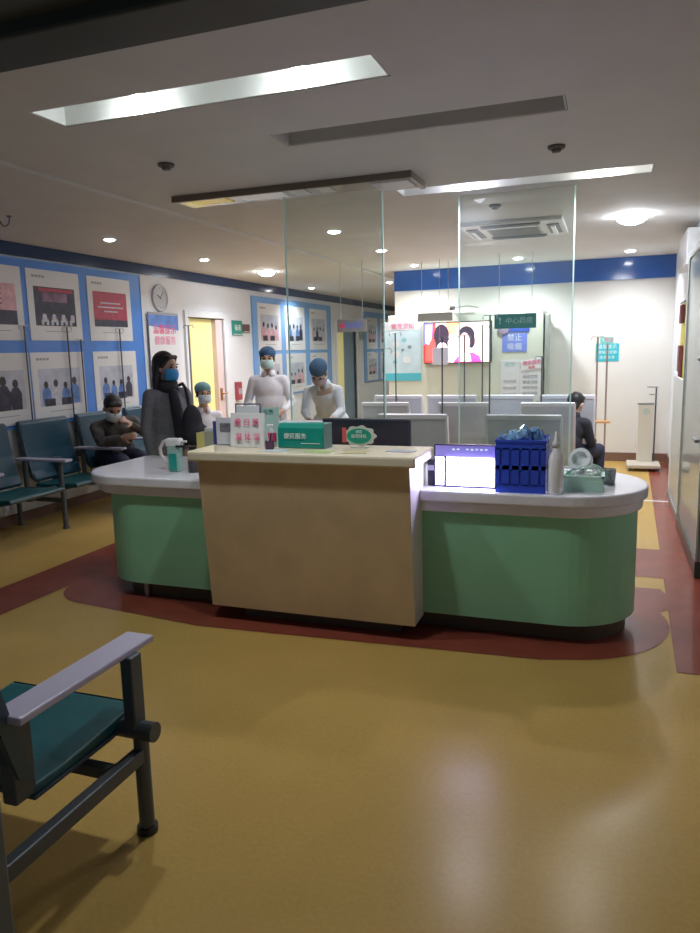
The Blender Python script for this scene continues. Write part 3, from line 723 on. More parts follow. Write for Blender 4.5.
# drip stands on the floor
def drip_stand(name, label, x, y, h, second=None, tray=None, col=M_steel):
    r = root(name, label, 'drip stand', (x, y, 0))
    bm = nb(); tube(bm, (0, 0, .03), (0, 0, h), .011); obj('pole', bm, col, r)
    if second:
        bm = nb(); tube(bm, (second[0], second[1], .03), (second[0], second[1], second[2]), .011); obj('pole', bm, col, r)
    bm = nb(); iv_hooks(bm, 0, 0, h, 'x'); obj('hook_arm', bm, col, r)
    bm = nb()
    for k in range(5):
        a = 2 * PI * k / 5; tube(bm, (0, 0, .06), (.24 * math.cos(a), .24 * math.sin(a), .035), .012, .009); ball(bm, (.24 * math.cos(a), .24 * math.sin(a), .02), .02, sub=1)
    obj('foot_base', bm, M_darksteel, r)
    if tray:
        bm = nb(); box(bm, -.05, .17, -.06, .10, tray, tray + .025, bev=.006); obj('tray', bm, M_orange, r)
    return r
drip_stand('drip_stand', 'twin pole drip stand with an orange tray before the teal wall notice', -.165, 9.15, 1.70, (.11, .05, 1.62), .68, mat('pinkish_steel', (.42, .33, .30), .4, metal=.5))
drip_stand('drip_stand', 'thin grey drip stand leaning by the banner behind the person in grey', -5.17, 8.22, 1.98, col=mat('slate_steel', (.22, .24, .30), .4, metal=.3))

# height and weight scale by the back wall
sc = root('height_weight_scale', 'white height and weight scale with ruler pole against the back wall', 'scale', (.50, 9.95, 0))
bm = nb(); box(bm, -.28, .12, -.22, .22, .04, .085, bev=.01); obj('platform', bm, mat('platform_cream', (.55, .50, .42), .5), sc)
bm = nb()
for sx in (-.24, .08):
    for sy in (-.18, .18): tube(bm, (sx, sy, 0), (sx, sy, .05), .02)
obj('platform_feet', bm, M_darksteel, sc)
bm = nb(); box(bm, -.16, .03, .10, .20, .08, .83, bev=.01); obj('column_body', bm, mat('scale_cream', (.66, .63, .54), .5), sc)
bm = nb(); tube(bm, (.05, .14, .08), (.05, .14, 1.06), .010); obj('ruler_pole', bm, M_darksteel, sc)
bm = nb(); box(bm, -.17, .07, .10, .18, .835, .85); box(bm, -.03, .07, .12, .16, .95, .965); box(bm, -.06, .07, .12, .15, 1.045, 1.06); obj('measuring_arm', bm, M_steel, sc)
bm = nb(); tube(bm, (-.06, .095, .74), (-.06, .10, .74), .045, n=20); obj('dial', bm, mat('scale_dial', (.50, .58, .52), .3), sc)

# ================================================================== GLASS DOOR AT THE RIGHT
def glass_leaf(y0, y1, x, h, lab, rail):
    r = root('glass_door_leaf', lab, 'glass door', (x, y0, 0))
    w = y1 - y0
    bm = nb(); box(bm, -.006, .006, 0, w, rail, h); obj('glass_pane', bm, M_glass2, r)
    bm = nb(); box(bm, -.02, .02, 0, w, 0.004, rail, bev=.004); obj('bottom_rail', bm, mat('dark_rail', (.08, .10, .09), .3, metal=.5), r)
    bm = nb(); box(bm, -.02, .02, w - .05, w, rail, h, bev=.004); obj('stile', bm, mat('pale_stile', (.55, .58, .55), .35, metal=.3), r)
    bm = nb(); box(bm, -.02, .02, 0, .035, rail, h, bev=.004); obj('stile', bm, mat('pale_stile', (.55, .58, .55), .35, metal=.3), r)
    bm = nb(); box(bm, -.02, .02, .035, w - .05, h - .05, h); obj('top_rail', bm, MATS['pale_stile'], r)
    for z in (.95, 1.5):
        bm = nb(); box(bm, -.055, -.02, .06, .20, z - .012, z + .012, bev=.004); obj('push_handle', bm, M_steel, r)
    return r
glass_leaf(5.30, 6.85, .60, 2.35, 'tall frosted glass door leaf with handles and dark bottom rail, right edge', .12)
hp = root('half_height_panel', 'pale grey half height panel on a steel foot next to the glass door', 'panel', (.62, 6.95, 0))
bm = nb(); box(bm, -.012, .012, 0, 1.25, .08, 1.28, bev=.006); obj('panel_sheet', bm, mat('milky_panel', (.52, .55, .54), .3), hp)
bm = nb(); box(bm, -.03, .03, 0, 1.25, 0, .08, bev=.006); obj('foot_rail', bm, M_steel, hp)
bm = nb(); box(bm, -.02, .02, 1.20, 1.25, .08, 1.32, bev=.004); obj('end_post', bm, M_white, hp)

# ================================================================== WALL THINGS, LEFT WALL
RX = (PI / 2, 0, PI / 2)      # text on the left wall, reads facing +x
def ybox(bm, y0, y1, z0, z1, x0, x1, **k): box(bm, x0, x1, y0, y1, z0, z1, **k)
def board(label, y0, y1, z0, z1, m=M_board):
    r = root('display_board', label, 'display board', (WL, y0, z0))
    bm = nb(); ybox(bm, 0, y1 - y0, 0, z1 - z0, .0, .018, bev=.004); obj('backing', bm, m, r)
    bm = nb(); h = z1 - z0; w = y1 - y0
    ybox(bm, 0, w, h - .012, h, .016, .024); ybox(bm, 0, w, 0, .012, .016, .024); ybox(bm, 0, .012, 0, h, .016, .024); ybox(bm, w - .012, w, 0, h, .016, .024)
    obj('edge_trim', bm, mat('board_edge', (.16, .38, .80), .35), r)
    return r
board('big blue board with white photo posters along the wall over teal bench', 2.6, 7.68, .93, 2.585)
board('blue poster board behind the two standing nurses', 10.62, 14.1, .85, 2.52, mat('pale_blue_board', (.20, .42, .80), .35))
board('far blue poster board down the corridor past the open door', 16.25, 19.6, .85, 2.50, MATS['pale_blue_board'])
def sil(bm, u, v, s, mi):     # a small standing person outline in the plane y,z
    plate_yz(bm, [(u + s * .10 * math.cos(2 * PI * i / 12), v + s * .62 + s * .12 * math.sin(2 * PI * i / 12)) for i in range(12)], .0015, mi)
def plate_yz(bm, pts, x, mi=0):
    f = bm.faces.new([bm.verts.new((x, a, b)) for a, b in pts]); f.material_index = mi; return f
def figure_yz(bm, u, v, s, body, head, x=.0016):
    plate_yz(bm, [(u - .20 * s, v), (u + .20 * s, v), (u + .22 * s, v + .45 * s), (u + .12 * s, v + .62 * s), (u - .12 * s, v + .62 * s), (u - .22 * s, v + .45 * s)], x, body)
    plate_yz(bm, [(u + .11 * s * math.cos(2 * PI * i / 12), v + .73 * s + .13 * s * math.sin(2 * PI * i / 12)) for i in range(12)], x + .0004, head)
PM = [mat('photo_navy', (.03, .035, .07), .35, var=.6, scale=12), mat('photo_white', (.55, .58, .68), .4, var=.2, scale=30), mat('photo_hair', (.03, .03, .04), .4),
      mat('photo_skin', (.45, .28, .25), .4), mat('photo_blue', (.10, .22, .55), .4, var=.3, scale=20), mat('photo_red', (.45, .05, .10), .4, var=.2, scale=20),
      mat('photo_pale', (.50, .54, .66), .4, var=.15, scale=10), mat('photo_pink', (.72, .42, .48), .4, var=.2, scale=15), mat('photo_lilac', (.22, .12, .20), .4, var=.5, scale=9)]
def poster(label, yc, zc, w, h, kind, rnd, x=WL + .0185, group=None):
    r = root('photo_poster', label, 'poster', (x, yc, zc), 0, group)
    bm = nb(); ybox(bm, -w / 2, w / 2, -h / 2, h / 2, 0, .006, bev=.001); obj('paper_sheet', bm, M_paper, r)
    rr = random.Random(rnd)
    bm = nb(); W, H = w * .78, h * .55
    y0, z0 = -W / 2, -H / 2 - (0.01 if kind != 'red' else -.0)
    def q(a0, a1, b0, b1, mi, x=.0068): plate_yz(bm, [(y0 + a0 * W, z0 + b0 * H), (y0 + a1 * W, z0 + b0 * H), (y0 + a1 * W, z0 + b1 * H), (y0 + a0 * W, z0 + b1 * H)], x, mi)
    if kind == 'red':
        q(0, 1, .2, 1, 5); q(0, 1, 0, .2, 0)
        for k, (a, b) in enumerate(((.2, .8), (.12, .88), (.3, .7))): q(a, b, .66 - k * .12, .70 - k * .12, 1, .0074)
    elif kind == 'banner':
        q(0, 1, .35, 1, 7); q(0, 1, 0, .35, 0)
        for k in range(4): q(.05, .7, .85 - k * .12, .89 - k * .12, 8, .0074)
    elif kind == 'group':
        q(0, 1, 0, 1, 0); q(.12, .95, .88, .97, 5, .0072); q(.2, .8, .62, .86, 8, .0072)
        for k in range(8): figure_yz(bm, y0 + W * (.1 + .115 * k), z0 + H * .10, H * .34, 1 if k % 2 else 0, 2, .0074 + .0001 * k)
        for k in range(7): figure_yz(bm, y0 + W * (.16 + .115 * k), z0 + H * .02, H * .22, 1, 3, .009 + .0001 * k)
    elif kind == 'dark':
        q(0, 1, 0, 1, 6); figure_yz(bm, y0 + W * .55, z0, H * 1.0, 0, 2, .0074); figure_yz(bm, y0 + W * .18, z0, H * .55, 1, 2, .0076); figure_yz(bm, y0 + W * .80, z0, H * .9, 0, 2, .0072)
    else:
        q(0, 1, 0, 1, 6)
        for k in range(4):
            figure_yz(bm, y0 + W * (.16 + .23 * k), z0 + H * rr.uniform(0, .06), H * rr.uniform(.62, .85), rr.choice(kind), 2, .0074 + .0002 * k)
        for k in range(2): q(.1 + .4 * k, .35 + .4 * k, 0, .2, 0, .0086)
    obj('photograph', bm, PM, r)
    bm = nb()
    for k in range(4): ybox(bm, -w * .40 + k * w * .06, -w * .40 + k * w * .06 + w * .045, h * .385, h * .42, .006, .0072)
    ybox(bm, -w * .22, w * .26, -h * .375, -h * .365, .006, .0072)
    obj('lettering', bm, M_txtgrey, r)
    return r
P0 = [(5.36, 'banner', 'pale pink lined poster at the left picture edge, upper row'), (6.19, 'group', 'poster with a dark group photograph, upper row of the blue board'), (7.08, 'red', 'poster with a red slide photograph, upper row of the blue board')]
P1 = [(5.36, 'dark', 'poster with a dark standing figure at the left edge, lower row'), (6.16, (1, 4, 5), 'poster of people in blue and red, lower row above the bench'), (7.10, (4, 4, 0), 'poster of people in blue, lower row above the seated man')]
for yc, k, lab in P0: poster(lab, yc, 2.145, .76, .71, k, 3)
for yc, k, lab in P1: poster(lab, yc, 1.32, .78, .70, k, int(yc * 10))
labs = [['poster of people above the nurse in white, first of upper row', 'poster of people above the nurses, second of upper row', 'poster of people above the stooping nurse, third of upper row'],
        ['poster of people behind the nurse, first of lower row', 'poster of people between the nurses, second of lower row', 'poster of people behind the stooping nurse, third of lower row']]
for i, yc in enumerate((11.24, 12.3, 13.42)):
    poster(labs[0][i], yc, 2.03, .88, .78, ((7, 4, 1), (0, 1, 4), (7, 1, 0))[i], 20 + i)
    poster(labs[1][i], yc, 1.23, .88, .70, ((7, 4), (7, 1), (4, 0))[i], 30 + i)
for i, yc in enumerate((16.85, 17.9, 19.0)):
    for j, zc in enumerate((2.0, 1.22)):
        poster(['pale poster in the upper row of the far corridor board', 'pale poster in the lower row of the far corridor board'][j], yc, zc, .82, .74 - .06 * j, ((7, 1), (7, 4), (7, 7))[i], 40 + i + j, group='posters on the far corridor board')
# clock
ck = root('wall_clock', 'round silver grey wall clock beside the blue board', 'clock', (WL, 8.09, 2.335))
bm = nb(); lathe(bm, [(.001, 0), (.165, 0), (.17, .02), (.165, .035), (.145, .03), (.145, .018)], n=40); [setattr(v, 'co', V(v.co.z, v.co.x, v.co.y)) for v in bm.verts]; obj('rim', bm, M_silv, ck, smooth=True)
bm = nb(); tube(bm, (.012, 0, 0), (.02, 0, 0), .146, n=40); obj('clock_face', bm, mat('clock_dial', (.52, .54, .60), .4), ck)
bm = nb()
for k in range(12):
    a = 2 * PI * k / 12; M = Matrix.Translation((.021, .12 * math.sin(a), .12 * math.cos(a))) @ Matrix.Rotation(-a, 4, 'X'); box(bm, -.001, .001, -.004, .004, -.012, .012, M=M)
obj('hour_marks', bm, M_txtgrey, ck)
for nm, L, a, w_ in (('hour_hand', .075, 300, .006), ('minute_hand', .11, 40, .004)):
    bm = nb(); box(bm, .023, .025, -w_, w_, -.015, L, M=Matrix.Rotation(R(-a), 4, 'X')); obj(nm, bm, M_black, ck)
# pull-up banner
pb = root('pull_up_banner', 'white pull-up banner with blue top and pink writing below the clock', 'banner', (WL + .04, 7.77, 0))
bm = nb(); ybox(bm, 0, .66, .08, 2.13, 0, .004); obj('printed_sheet', bm, M_paper, pb)
bm = nb(); ybox(bm, -.01, .67, 0, .08, -.03, .05, bev=.012); ybox(bm, 0, .66, 2.125, 2.15, -.006, .01, bev=.003); tube(bm, (-.012, .33, .05), (-.012, .33, 2.13), .008); obj('cassette_base', bm, M_steel, pb)
bm = nb(); plate_yz(bm, [(.0, 1.98), (.66, 1.93), (.66, 2.12), (.0, 2.12)], .0052); obj('blue_header', bm, mat('banner_blue', (.12, .25, .66), .4, var=.2), pb)
lettering('lettering', '温馨提示', .13, M_txtpink, pb, (.0065, .34, 1.93), RX)
lettering('lettering', '健康服务', .12, mat('rose_lettering', (.80, .25, .42), .5), pb, (.0065, .34, 1.79), RX)
bm = nb()
for rr_, mi in ((.15, 0), (.11, 1), (.05, 2)):
    plate_yz(bm, [(.33 + rr_ * math.cos(2 * PI * i / 24), 1.47 + rr_ * math.sin(2 * PI * i / 24)) for i in range(24)], .0053 + .0005 * mi, mi)
bm2 = obj('round_picture', bm, [mat('leaf_green', (.28, .50, .30), .5, var=.5, scale=20), mat('pale_yellow_print', (.75, .70, .38), .5, var=.3, scale=20), mat('dark_green_print', (.08, .20, .10), .5)], pb)
# teal and brown door plates
def wall_plate(name, lab, y0, y1, z0, z1, m, txt=None, ts=.1, tm=M_txtw, cat='sign'):
    r = root(name, lab, cat, (WL, (y0 + y1) / 2, (z0 + z1) / 2))
    w, h = y1 - y0, z1 - z0
    bm = nb(); ybox(bm, -w / 2, w / 2, -h / 2, h / 2, 0, .02, bev=.004); obj('plate', bm, m, r)
    bm = nb(); ybox(bm, -w / 2 + .01, w / 2 - .01, -h / 2 + .01, -h / 2 + .018, .02, .0215); obj('edge_line', bm, M_txtw, r)
    if txt: lettering('lettering', txt, ts, tm, r, (.022, 0, 0), RX)
    return r
wall_plate('door_sign', 'square teal door sign beside the yellow doorway', 9.96, 10.27, 1.885, 2.11, M_tealsign, '输液', .10)
wall_plate('door_sign', 'small dark brown door sign right of the teal one', 10.30, 10.52, 1.93, 2.06, mat('dark_brown_sign', (.13, .07, .07), .4))
wall_plate('door_sign', 'small pale green plate beside the second doorway', 15.95, 16.2, 1.83, 2.05, mat('grey_green_sign', (.28, .42, .38), .4))
rb = root('fire_alarm_box', 'small red and grey alarm box low on the wall past the yellow door', 'alarm box', (WL, 10.03, 1.03))
bm = nb(); ybox(bm, -.07, .07, -.14, .14, 0, .06, bev=.008); obj('box_body', bm, mat('dull_red', (.38, .06, .08), .4), rb)
bm = nb(); ybox(bm, -.05, .05, -.05, .04, .06, .064); obj('front_label', bm, M_txtgrey, rb)
# hanging direction sign over the corridor
hs = root('hanging_sign', 'grey brown hanging sign with blue and red lettering over the corridor', 'hanging sign', (-3.20, 9.0, 1.93))
bm = nb(); box(bm, -.20, .20, -.015, .015, -.08, .08, bev=.004); obj('sign_panel', bm, M_brownsign, hs)
bm = nb()
for s_ in (-.15, .15): tube(bm, (s_, 0, .08), (s_, 0, CZ - 1.93), .004)
obj('hanging_wires', bm, M_steel, hs)
lettering('lettering', '输液室', .085, mat('sign_blue_letters', (.12, .16, .60), .4, emit=(.1, .15, .7), estr=.2), hs, (.03, -.018, 0), FR)
bm = nb(); tube(bm, (-.13, -.018, 0), (-.13, -.016, 0), .035, n=20); obj('red_symbol', bm, M_txtred, hs)

# ================================================================== BACK WALL THINGS
YP = 10.12
tv = root('wall_television', 'wall mounted television showing two dark haired heads and pink shirt', 'television', (-2.03, YP - .05, 1.685))
bm = nb(); box(bm, -.475, .475, -.03, .03, -.285, .285, bev=.008); obj('casing', bm, M_black, tv)
bm = nb(); box(bm, -.10, .10, .03, .05, -.1, .1); obj('wall_bracket', bm, M_darksteel, tv)
def em(name, c, s=1.3): return mat(name, c, .4, emit=c, estr=s)
TVM = [em('tv_cream', (.85, .72, .60), 1.1), em('tv_hair', (.015, .01, .03), .6), em('tv_pink', (1, .06, .42), 1.3), em('tv_skin', (1, .42, .45), 1.2), em('tv_blue', (.25, .25, 1), 1.6), em('tv_red', (.85, .06, .05), 1.1), em('tv_white', (1, .95, .95), 1.6), em('tv_orange', (.9, .35, .18), 1.1)]
bm = nb()
def px(pts, y, mi): f = bm.faces.new([bm.verts.new((a, y, b)) for a, b in pts]); f.material_index = mi
def el(cx, cz, rx, rz, y, mi, n=24): px([(cx + rx * math.cos(2 * PI * i / n), cz + rz * math.sin(2 * PI * i / n)) for i in range(n)], y, mi)
Y0 = -.032
px([(-.462, -.272), (.462, -.272), (.462, .272), (-.462, .272)], Y0, 0)
px([(-.462, -.272), (-.30, -.272), (-.30, .272), (-.462, .272)], Y0 - .0005, 5)
px([(-.462, -.02), (-.36, .04), (-.34, .272), (-.462, .272)], Y0 - .001, 4); el(-.41, .10, .035, .12, Y0 - .0014, 6)
px([(-.08, -.272), (.06, -.272), (.05, .272), (-.14, .272)], Y0 - .0006, 6); px([(-.15, .12), (-.02, .10), (.03, .272), (-.15, .272)], Y0 - .001, 7)
el(-.22, .10, .11, .155, Y0 - .0016, 1); px([(-.31, -.272), (-.12, -.272), (-.13, .1), (-.30, .1)], Y0 - .0013, 1); el(-.21, -.08, .075, .085, Y0 - .002, 6); px([(-.29, -.272), (-.12, -.272), (-.15, -.13), (-.26, -.13)], Y0 - .0018, 6)
px([(-.05, -.272), (.34, -.272), (.31, -.19), (.22, -.14), (.08, -.14), (.0, -.20)], Y0 - .0012, 2)
px([(.02, -.262), (.20, -.262), (.18, -.16), (.05, -.13)], Y0 - .0013, 6)
el(.13, .095, .115, .125, Y0 - .0016, 1); el(.20, .02, .05, .10, Y0 - .0017, 1); el(.105, .0, .075, .135, Y0 - .0024, 3)
obj('lit_picture', bm, TVM, tv)
bm = nb(); box(bm, -.11, .11, -.04, -.015, .0, .0);
bm.free()
l = bpy.data.lights.new('tv_lamp', 'AREA'); l.energy = 3; l.shape = 'RECTANGLE'; l.size = .9; l.size_y = .5; l.color = (1, .75, .8)
lo = bpy.data.objects.new('tv_lamp', l); COL.objects.link(lo); lo.parent = tv; lo.location = (0, -.05, 0); lo.rotation_euler = (R(90), 0, 0)
# notices in front of the tv
r = root('hanging_notice', 'white paper notice hanging from the ceiling mount before the television', 'hanging notice', (-2.13, 9.4, 1.52))
bm = nb(); box(bm, -.10, .11, -.002, .002, -.12, .10); obj('paper', bm, mat('violet_white_paper', (.60, .58, .66), .5), r)
bm = nb(); tube(bm, (0, 0, .1), (0, 0, CZ - 1.52), .003); obj('string', bm, M_steel, r)
r = root('grey_hanging_plate', 'blank grey hanging plate above the television left part', 'hanging plate', (-2.26, 9.7, 2.03))
bm = nb(); box(bm, -.24, .24, -.012, .012, -.055, .055, bev=.004); obj('panel', bm, mat('pale_grey_plate', (.40, .42, .40), .4), r)
bm = nb(); tube(bm, (-.18, 0, .05), (-.18, 0, CZ - 2.03), .004); tube(bm, (.18, 0, .05), (.18, 0, CZ - 2.03), .004); obj('hanging_wires', bm, M_steel, r)
cm = root('ceiling_camera', 'small dark camera on a bracket at the top of the television wall', 'camera', (-2.10, YP - .01, 2.16))
bm = nb(); box(bm, -.03, .03, -.10, .0, -.03, .02, bev=.006); ball(bm, (0, -.11, -.01), .03); obj('camera_body', bm, mat('camera_grey', (.12, .12, .14), .4), cm)
bm = nb(); path(bm, [(.03, -.02, .0), (.20, -.02, .02), (.36, -.02, -.01)], .008); obj('mounting_arm', bm, M_steel, cm)
# big pale poster
pp = root('health_poster', 'tall pale blue poster with small drawings left of the television', 'poster', (-2.83, YP, 1.58))
bm = nb(); box(bm, -.27, .27, -.008, 0, -.42, .42, bev=.002); obj('sheet', bm, mat('pale_aqua_print', (.58, .76, .84), .45, var=.10, scale=5), pp)
bm = nb(); box(bm, -.27, .27, -.0095, -.008, -.42, -.31); obj('aqua_footer', bm, mat('aqua_print', (.10, .52, .64), .45), pp)
bm = nb(); box(bm, -.27, .27, -.0095, -.008, .30, .42); obj('white_header', bm, M_paper, pp)
lettering('lettering', '输液须知', .085, mat('rose_lettering', (.80, .25, .42), .5), pp, (0, -.011, .35), FR)
DRAW = [mat('aqua_spot', (.25, .60, .68), .5), mat('print_white', (.75, .82, .86), .5), mat('print_slate', (.25, .35, .42), .5)]
for cx, cz, rr_, c in ((.02, .16, .03, 0), (-.10, .10, .045, 1), (.10, .06, .025, 2), (-.10, -.04, .05, 1), (.06, -.12, .055, 1), (-.12, -.15, .025, 0), (.0, .02, .02, 2)):
    bm = nb(); bm.faces.new([bm.verts.new((cx + rr_ * 1.2 * math.cos(2 * PI * i / 14), -.0098 - .0003 * c, cz + rr_ * math.sin(2 * PI * i / 14))) for i in range(14)])
    obj('drawing', bm, DRAW[c], pp)
# teal hanging sign right
ts = root('hanging_sign', 'teal green hanging sign with white lettering right of the television', 'hanging sign', (-1.15, 9.3, 1.925))
bm = nb(); box(bm, -.255, .255, -.015, .015, -.09, .09, bev=.004); obj('sign_panel', bm, M_tealsign2, ts)
bm = nb(); tube(bm, (-.2, 0, .09), (-.2, 0, CZ - 1.925), .004); tube(bm, (.2, 0, .09), (.2, 0, CZ - 1.925), .004); obj('hanging_wires', bm, M_steel, ts)
lettering('lettering', '中心药房', .085, mat('pale_teal_lettering', (.40, .68, .66), .5), ts, (.05, -.017, 0), FR)
bm = nb(); box(bm, -.19, -.18, -.018, -.015, -.04, .035); px2 = [(-.205, .02), (-.165, .02), (-.185, .055)]
bm.faces.new([bm.verts.new((a, -.0175, b)) for a, b in px2]); obj('arrow', bm, MATS['pale_teal_lettering'], ts)
def wall_sheet(name, lab, x0, x1, z0, z1, m, y=YP, lines=None, cat='notice', lm=M_txtgrey, th=.006):
    r = root(name, lab, cat, ((x0 + x1) / 2, y, (z0 + z1) / 2)); w, h = x1 - x0, z1 - z0
    bm = nb(); box(bm, -w / 2, w / 2, -th, 0, -h / 2, h / 2, bev=.001); obj('sheet', bm, m, r)
    if lines:
        for t, sz, dx, dz, mm in lines: lettering('lettering', t, sz, mm, r, (dx, -th - .001, dz), FR)
    return r
wall_sheet('blue_notice', 'blue square notice with white text under the teal hanging sign', -1.42, -1.09, 1.54, 1.79, mat('violet_blue_print', (.20, .28, .78), .4), lines=[('禁止', .10, 0, .06, M_txtw), ('吸烟', .10, 0, -.06, M_txtw)])
r = root('round_emblem_sign', 'blue oval sign with a round pinkish emblem above the blue notice', 'sign', (-1.28, YP, 1.86))
bm = nb(); box(bm, -.09, .22, -.012, 0, -.055, .05, bev=.03); obj('blue_bar', bm, mat('strong_blue', (.06, .13, .62), .4), r)
bm = nb(); tube(bm, (-.12, -.018, 0), (-.12, 0, 0), .075, n=28); obj('round_emblem', bm, mat('emblem_mauve', (.38, .28, .42), .4), r)
bm = nb(); tube(bm, (-.12, -.0195, 0), (-.12, -.018, 0), .045, n=28); obj('emblem_centre', bm, M_txtgrey, r)
wall_sheet('price_list_poster', 'white list poster with mint header and small portrait, narrow left one', -1.44, -1.19, .90, 1.43, M_paper, lines=[('服务', .07, 0, .20, mat('mint_lettering', (.35, .62, .55), .5))] + [('项目收费', .045, 0, -.03 - .09 * k, M_txtgrey) for k in range(3)])
wall_sheet('price_list_poster', 'white list poster with slanted pink heading, wider right one', -1.18, -.90, .88, 1.32, M_paper, lines=[('输液流程', .05, 0, .10 - .075 * k, M_txtgrey) for k in range(4)])
r = root('pink_heading_card', 'slanted white card with pink red characters above the list poster', 'card', (-1.02, YP - .008, 1.37))
bm = nb(); box(bm, -.15, .14, -.006, 0, -.07, .065, bev=.01, M=Matrix.Rotation(R(-8), 4, 'Y')); obj('card', bm, M_white, r)
lettering('lettering', '便民服务', .062, M_txtpink, r, (0, -.008, .02), (PI / 2, R(-8), 0)); lettering('lettering', '指南', .045, M_txtred, r, (0, -.008, -.045), (PI / 2, R(-8), 0))
# added strip standing in for the shade on the right side of the pier
pr = root('pier_side_shade', 'narrow grey green strip standing in for shade at the right edge of the television wall', 'upright strip', (-.86, YP + .02, 0.0))
bm = nb(); box(bm, 0, .05, 0, .30, .0, 2.02, bev=.006); obj('upright', bm, mat('shade_strip', (.36, .40, .36), .5), pr)
bm = nb(); box(bm, -.0, .055, 0, .30, 2.02, 2.035); obj('shade_strip_cap', bm, M_offwhite, pr)
# teal wall notice
tn = wall_sheet('wall_notice', 'turquoise notice with white lines on the white back wall', -.215, .085, 1.38, 1.62, M_cyan, y=YB, lines=[('温馨提示', .062, .0, .075, M_txtw), ('请保持安静', .05, 0, 0, M_txtw), ('注意防滑', .05, 0, -.07, M_txtw)])
wall_sheet('wall_notice', 'small green and pink strip pinned above the turquoise notice', -.16, .01, 1.625, 1.71, mat('green_pink_strip', (.22, .60, .52), .5), y=YB, lines=[('安全', .06, .03, 0, M_txtpink)])
# red and yellow banner on right wall
rbn = root('wall_pennant', 'yellow and dark red hanging pennant on the right wall', 'pennant', (WR, 8.75, 1.52))
bm = nb(); box(bm, -.02, -.003, -.05, .42, -.62, .52, bev=.004); obj('yellow_cloth', bm, mat('pennant_yellow', (.70, .62, .08), .6), rbn)
bm = nb(); box(bm, -.06, -.021, -.02, .22, .30, .50, bev=.01); obj('red_knot', bm, mat('dark_maroon', (.18, .04, .05), .6), rbn)
bm = nb(); box(bm, -.06, -.021, -.02, .22, -.46, .06, bev=.01); obj('red_knot', bm, MATS['dark_maroon'], rbn)
bm = nb(); tube(bm, (-.03, -.08, .53), (-.03, .45, .53), .010); obj('hanging_rod', bm, M_brownsign, rbn)

# ================================================================== PEOPLE
def frame(fwd, up=(0, 0, 1)):
    f = Vector(fwd).normalized(); u = Vector(up); r = f.cross(u).normalized(); u = r.cross(f).normalized()
    return Matrix((r, f, u)).transposed()      # columns: right, forward, up
def L(*a): return [Vector(x) for x in a]
def hand(bm, wr, el, palmn, s=1.0, curl=.5, side=1):
    """Palm, four unequal fingers with knuckle bends and a thumb from the side of the palm."""
    d = (wr - el).normalized(); n = Vector(palmn); n = (n - d * n.dot(d)).normalized(); w = d.cross(n) * side
    M = Matrix((w, d, n)).transposed()
    c = wr + d * .045 * s
    ball(bm, c, (.038 * s, .052 * s, .017 * s), M); cap(bm, wr - d * .02, .024 * s, wr + d * .02, .024 * s, 10)
    for k, (o, ln) in enumerate(((-.028, .062), (-.010, .074), (.009, .070), (.027, .055))):
        a = wr + d * .085 * s + w * o * s; b = a + (d * math.cos(curl * .6) + n * math.sin(curl * .6) + w * o * 1.5) * ln * .5 * s
        e = b + (d * math.cos(curl * 1.6) + n * math.sin(curl * 1.6)) * ln * .5 * s
        cap(bm, a, .0095 * s, b, .0088 * s, 8); cap(bm, b, .0088 * s, e, .0072 * s, 8)
    a = wr + d * .025 * s - w * .030 * s; b = a + (d * .7 - w * .7 + n * .3) * .035 * s; e = b + (d * .95 - w * .15 + n * .3) * .032 * s
    cap(bm, a, .013 * s, b, .011 * s, 8); cap(bm, b, .011 * s, e, .009 * s, 8)
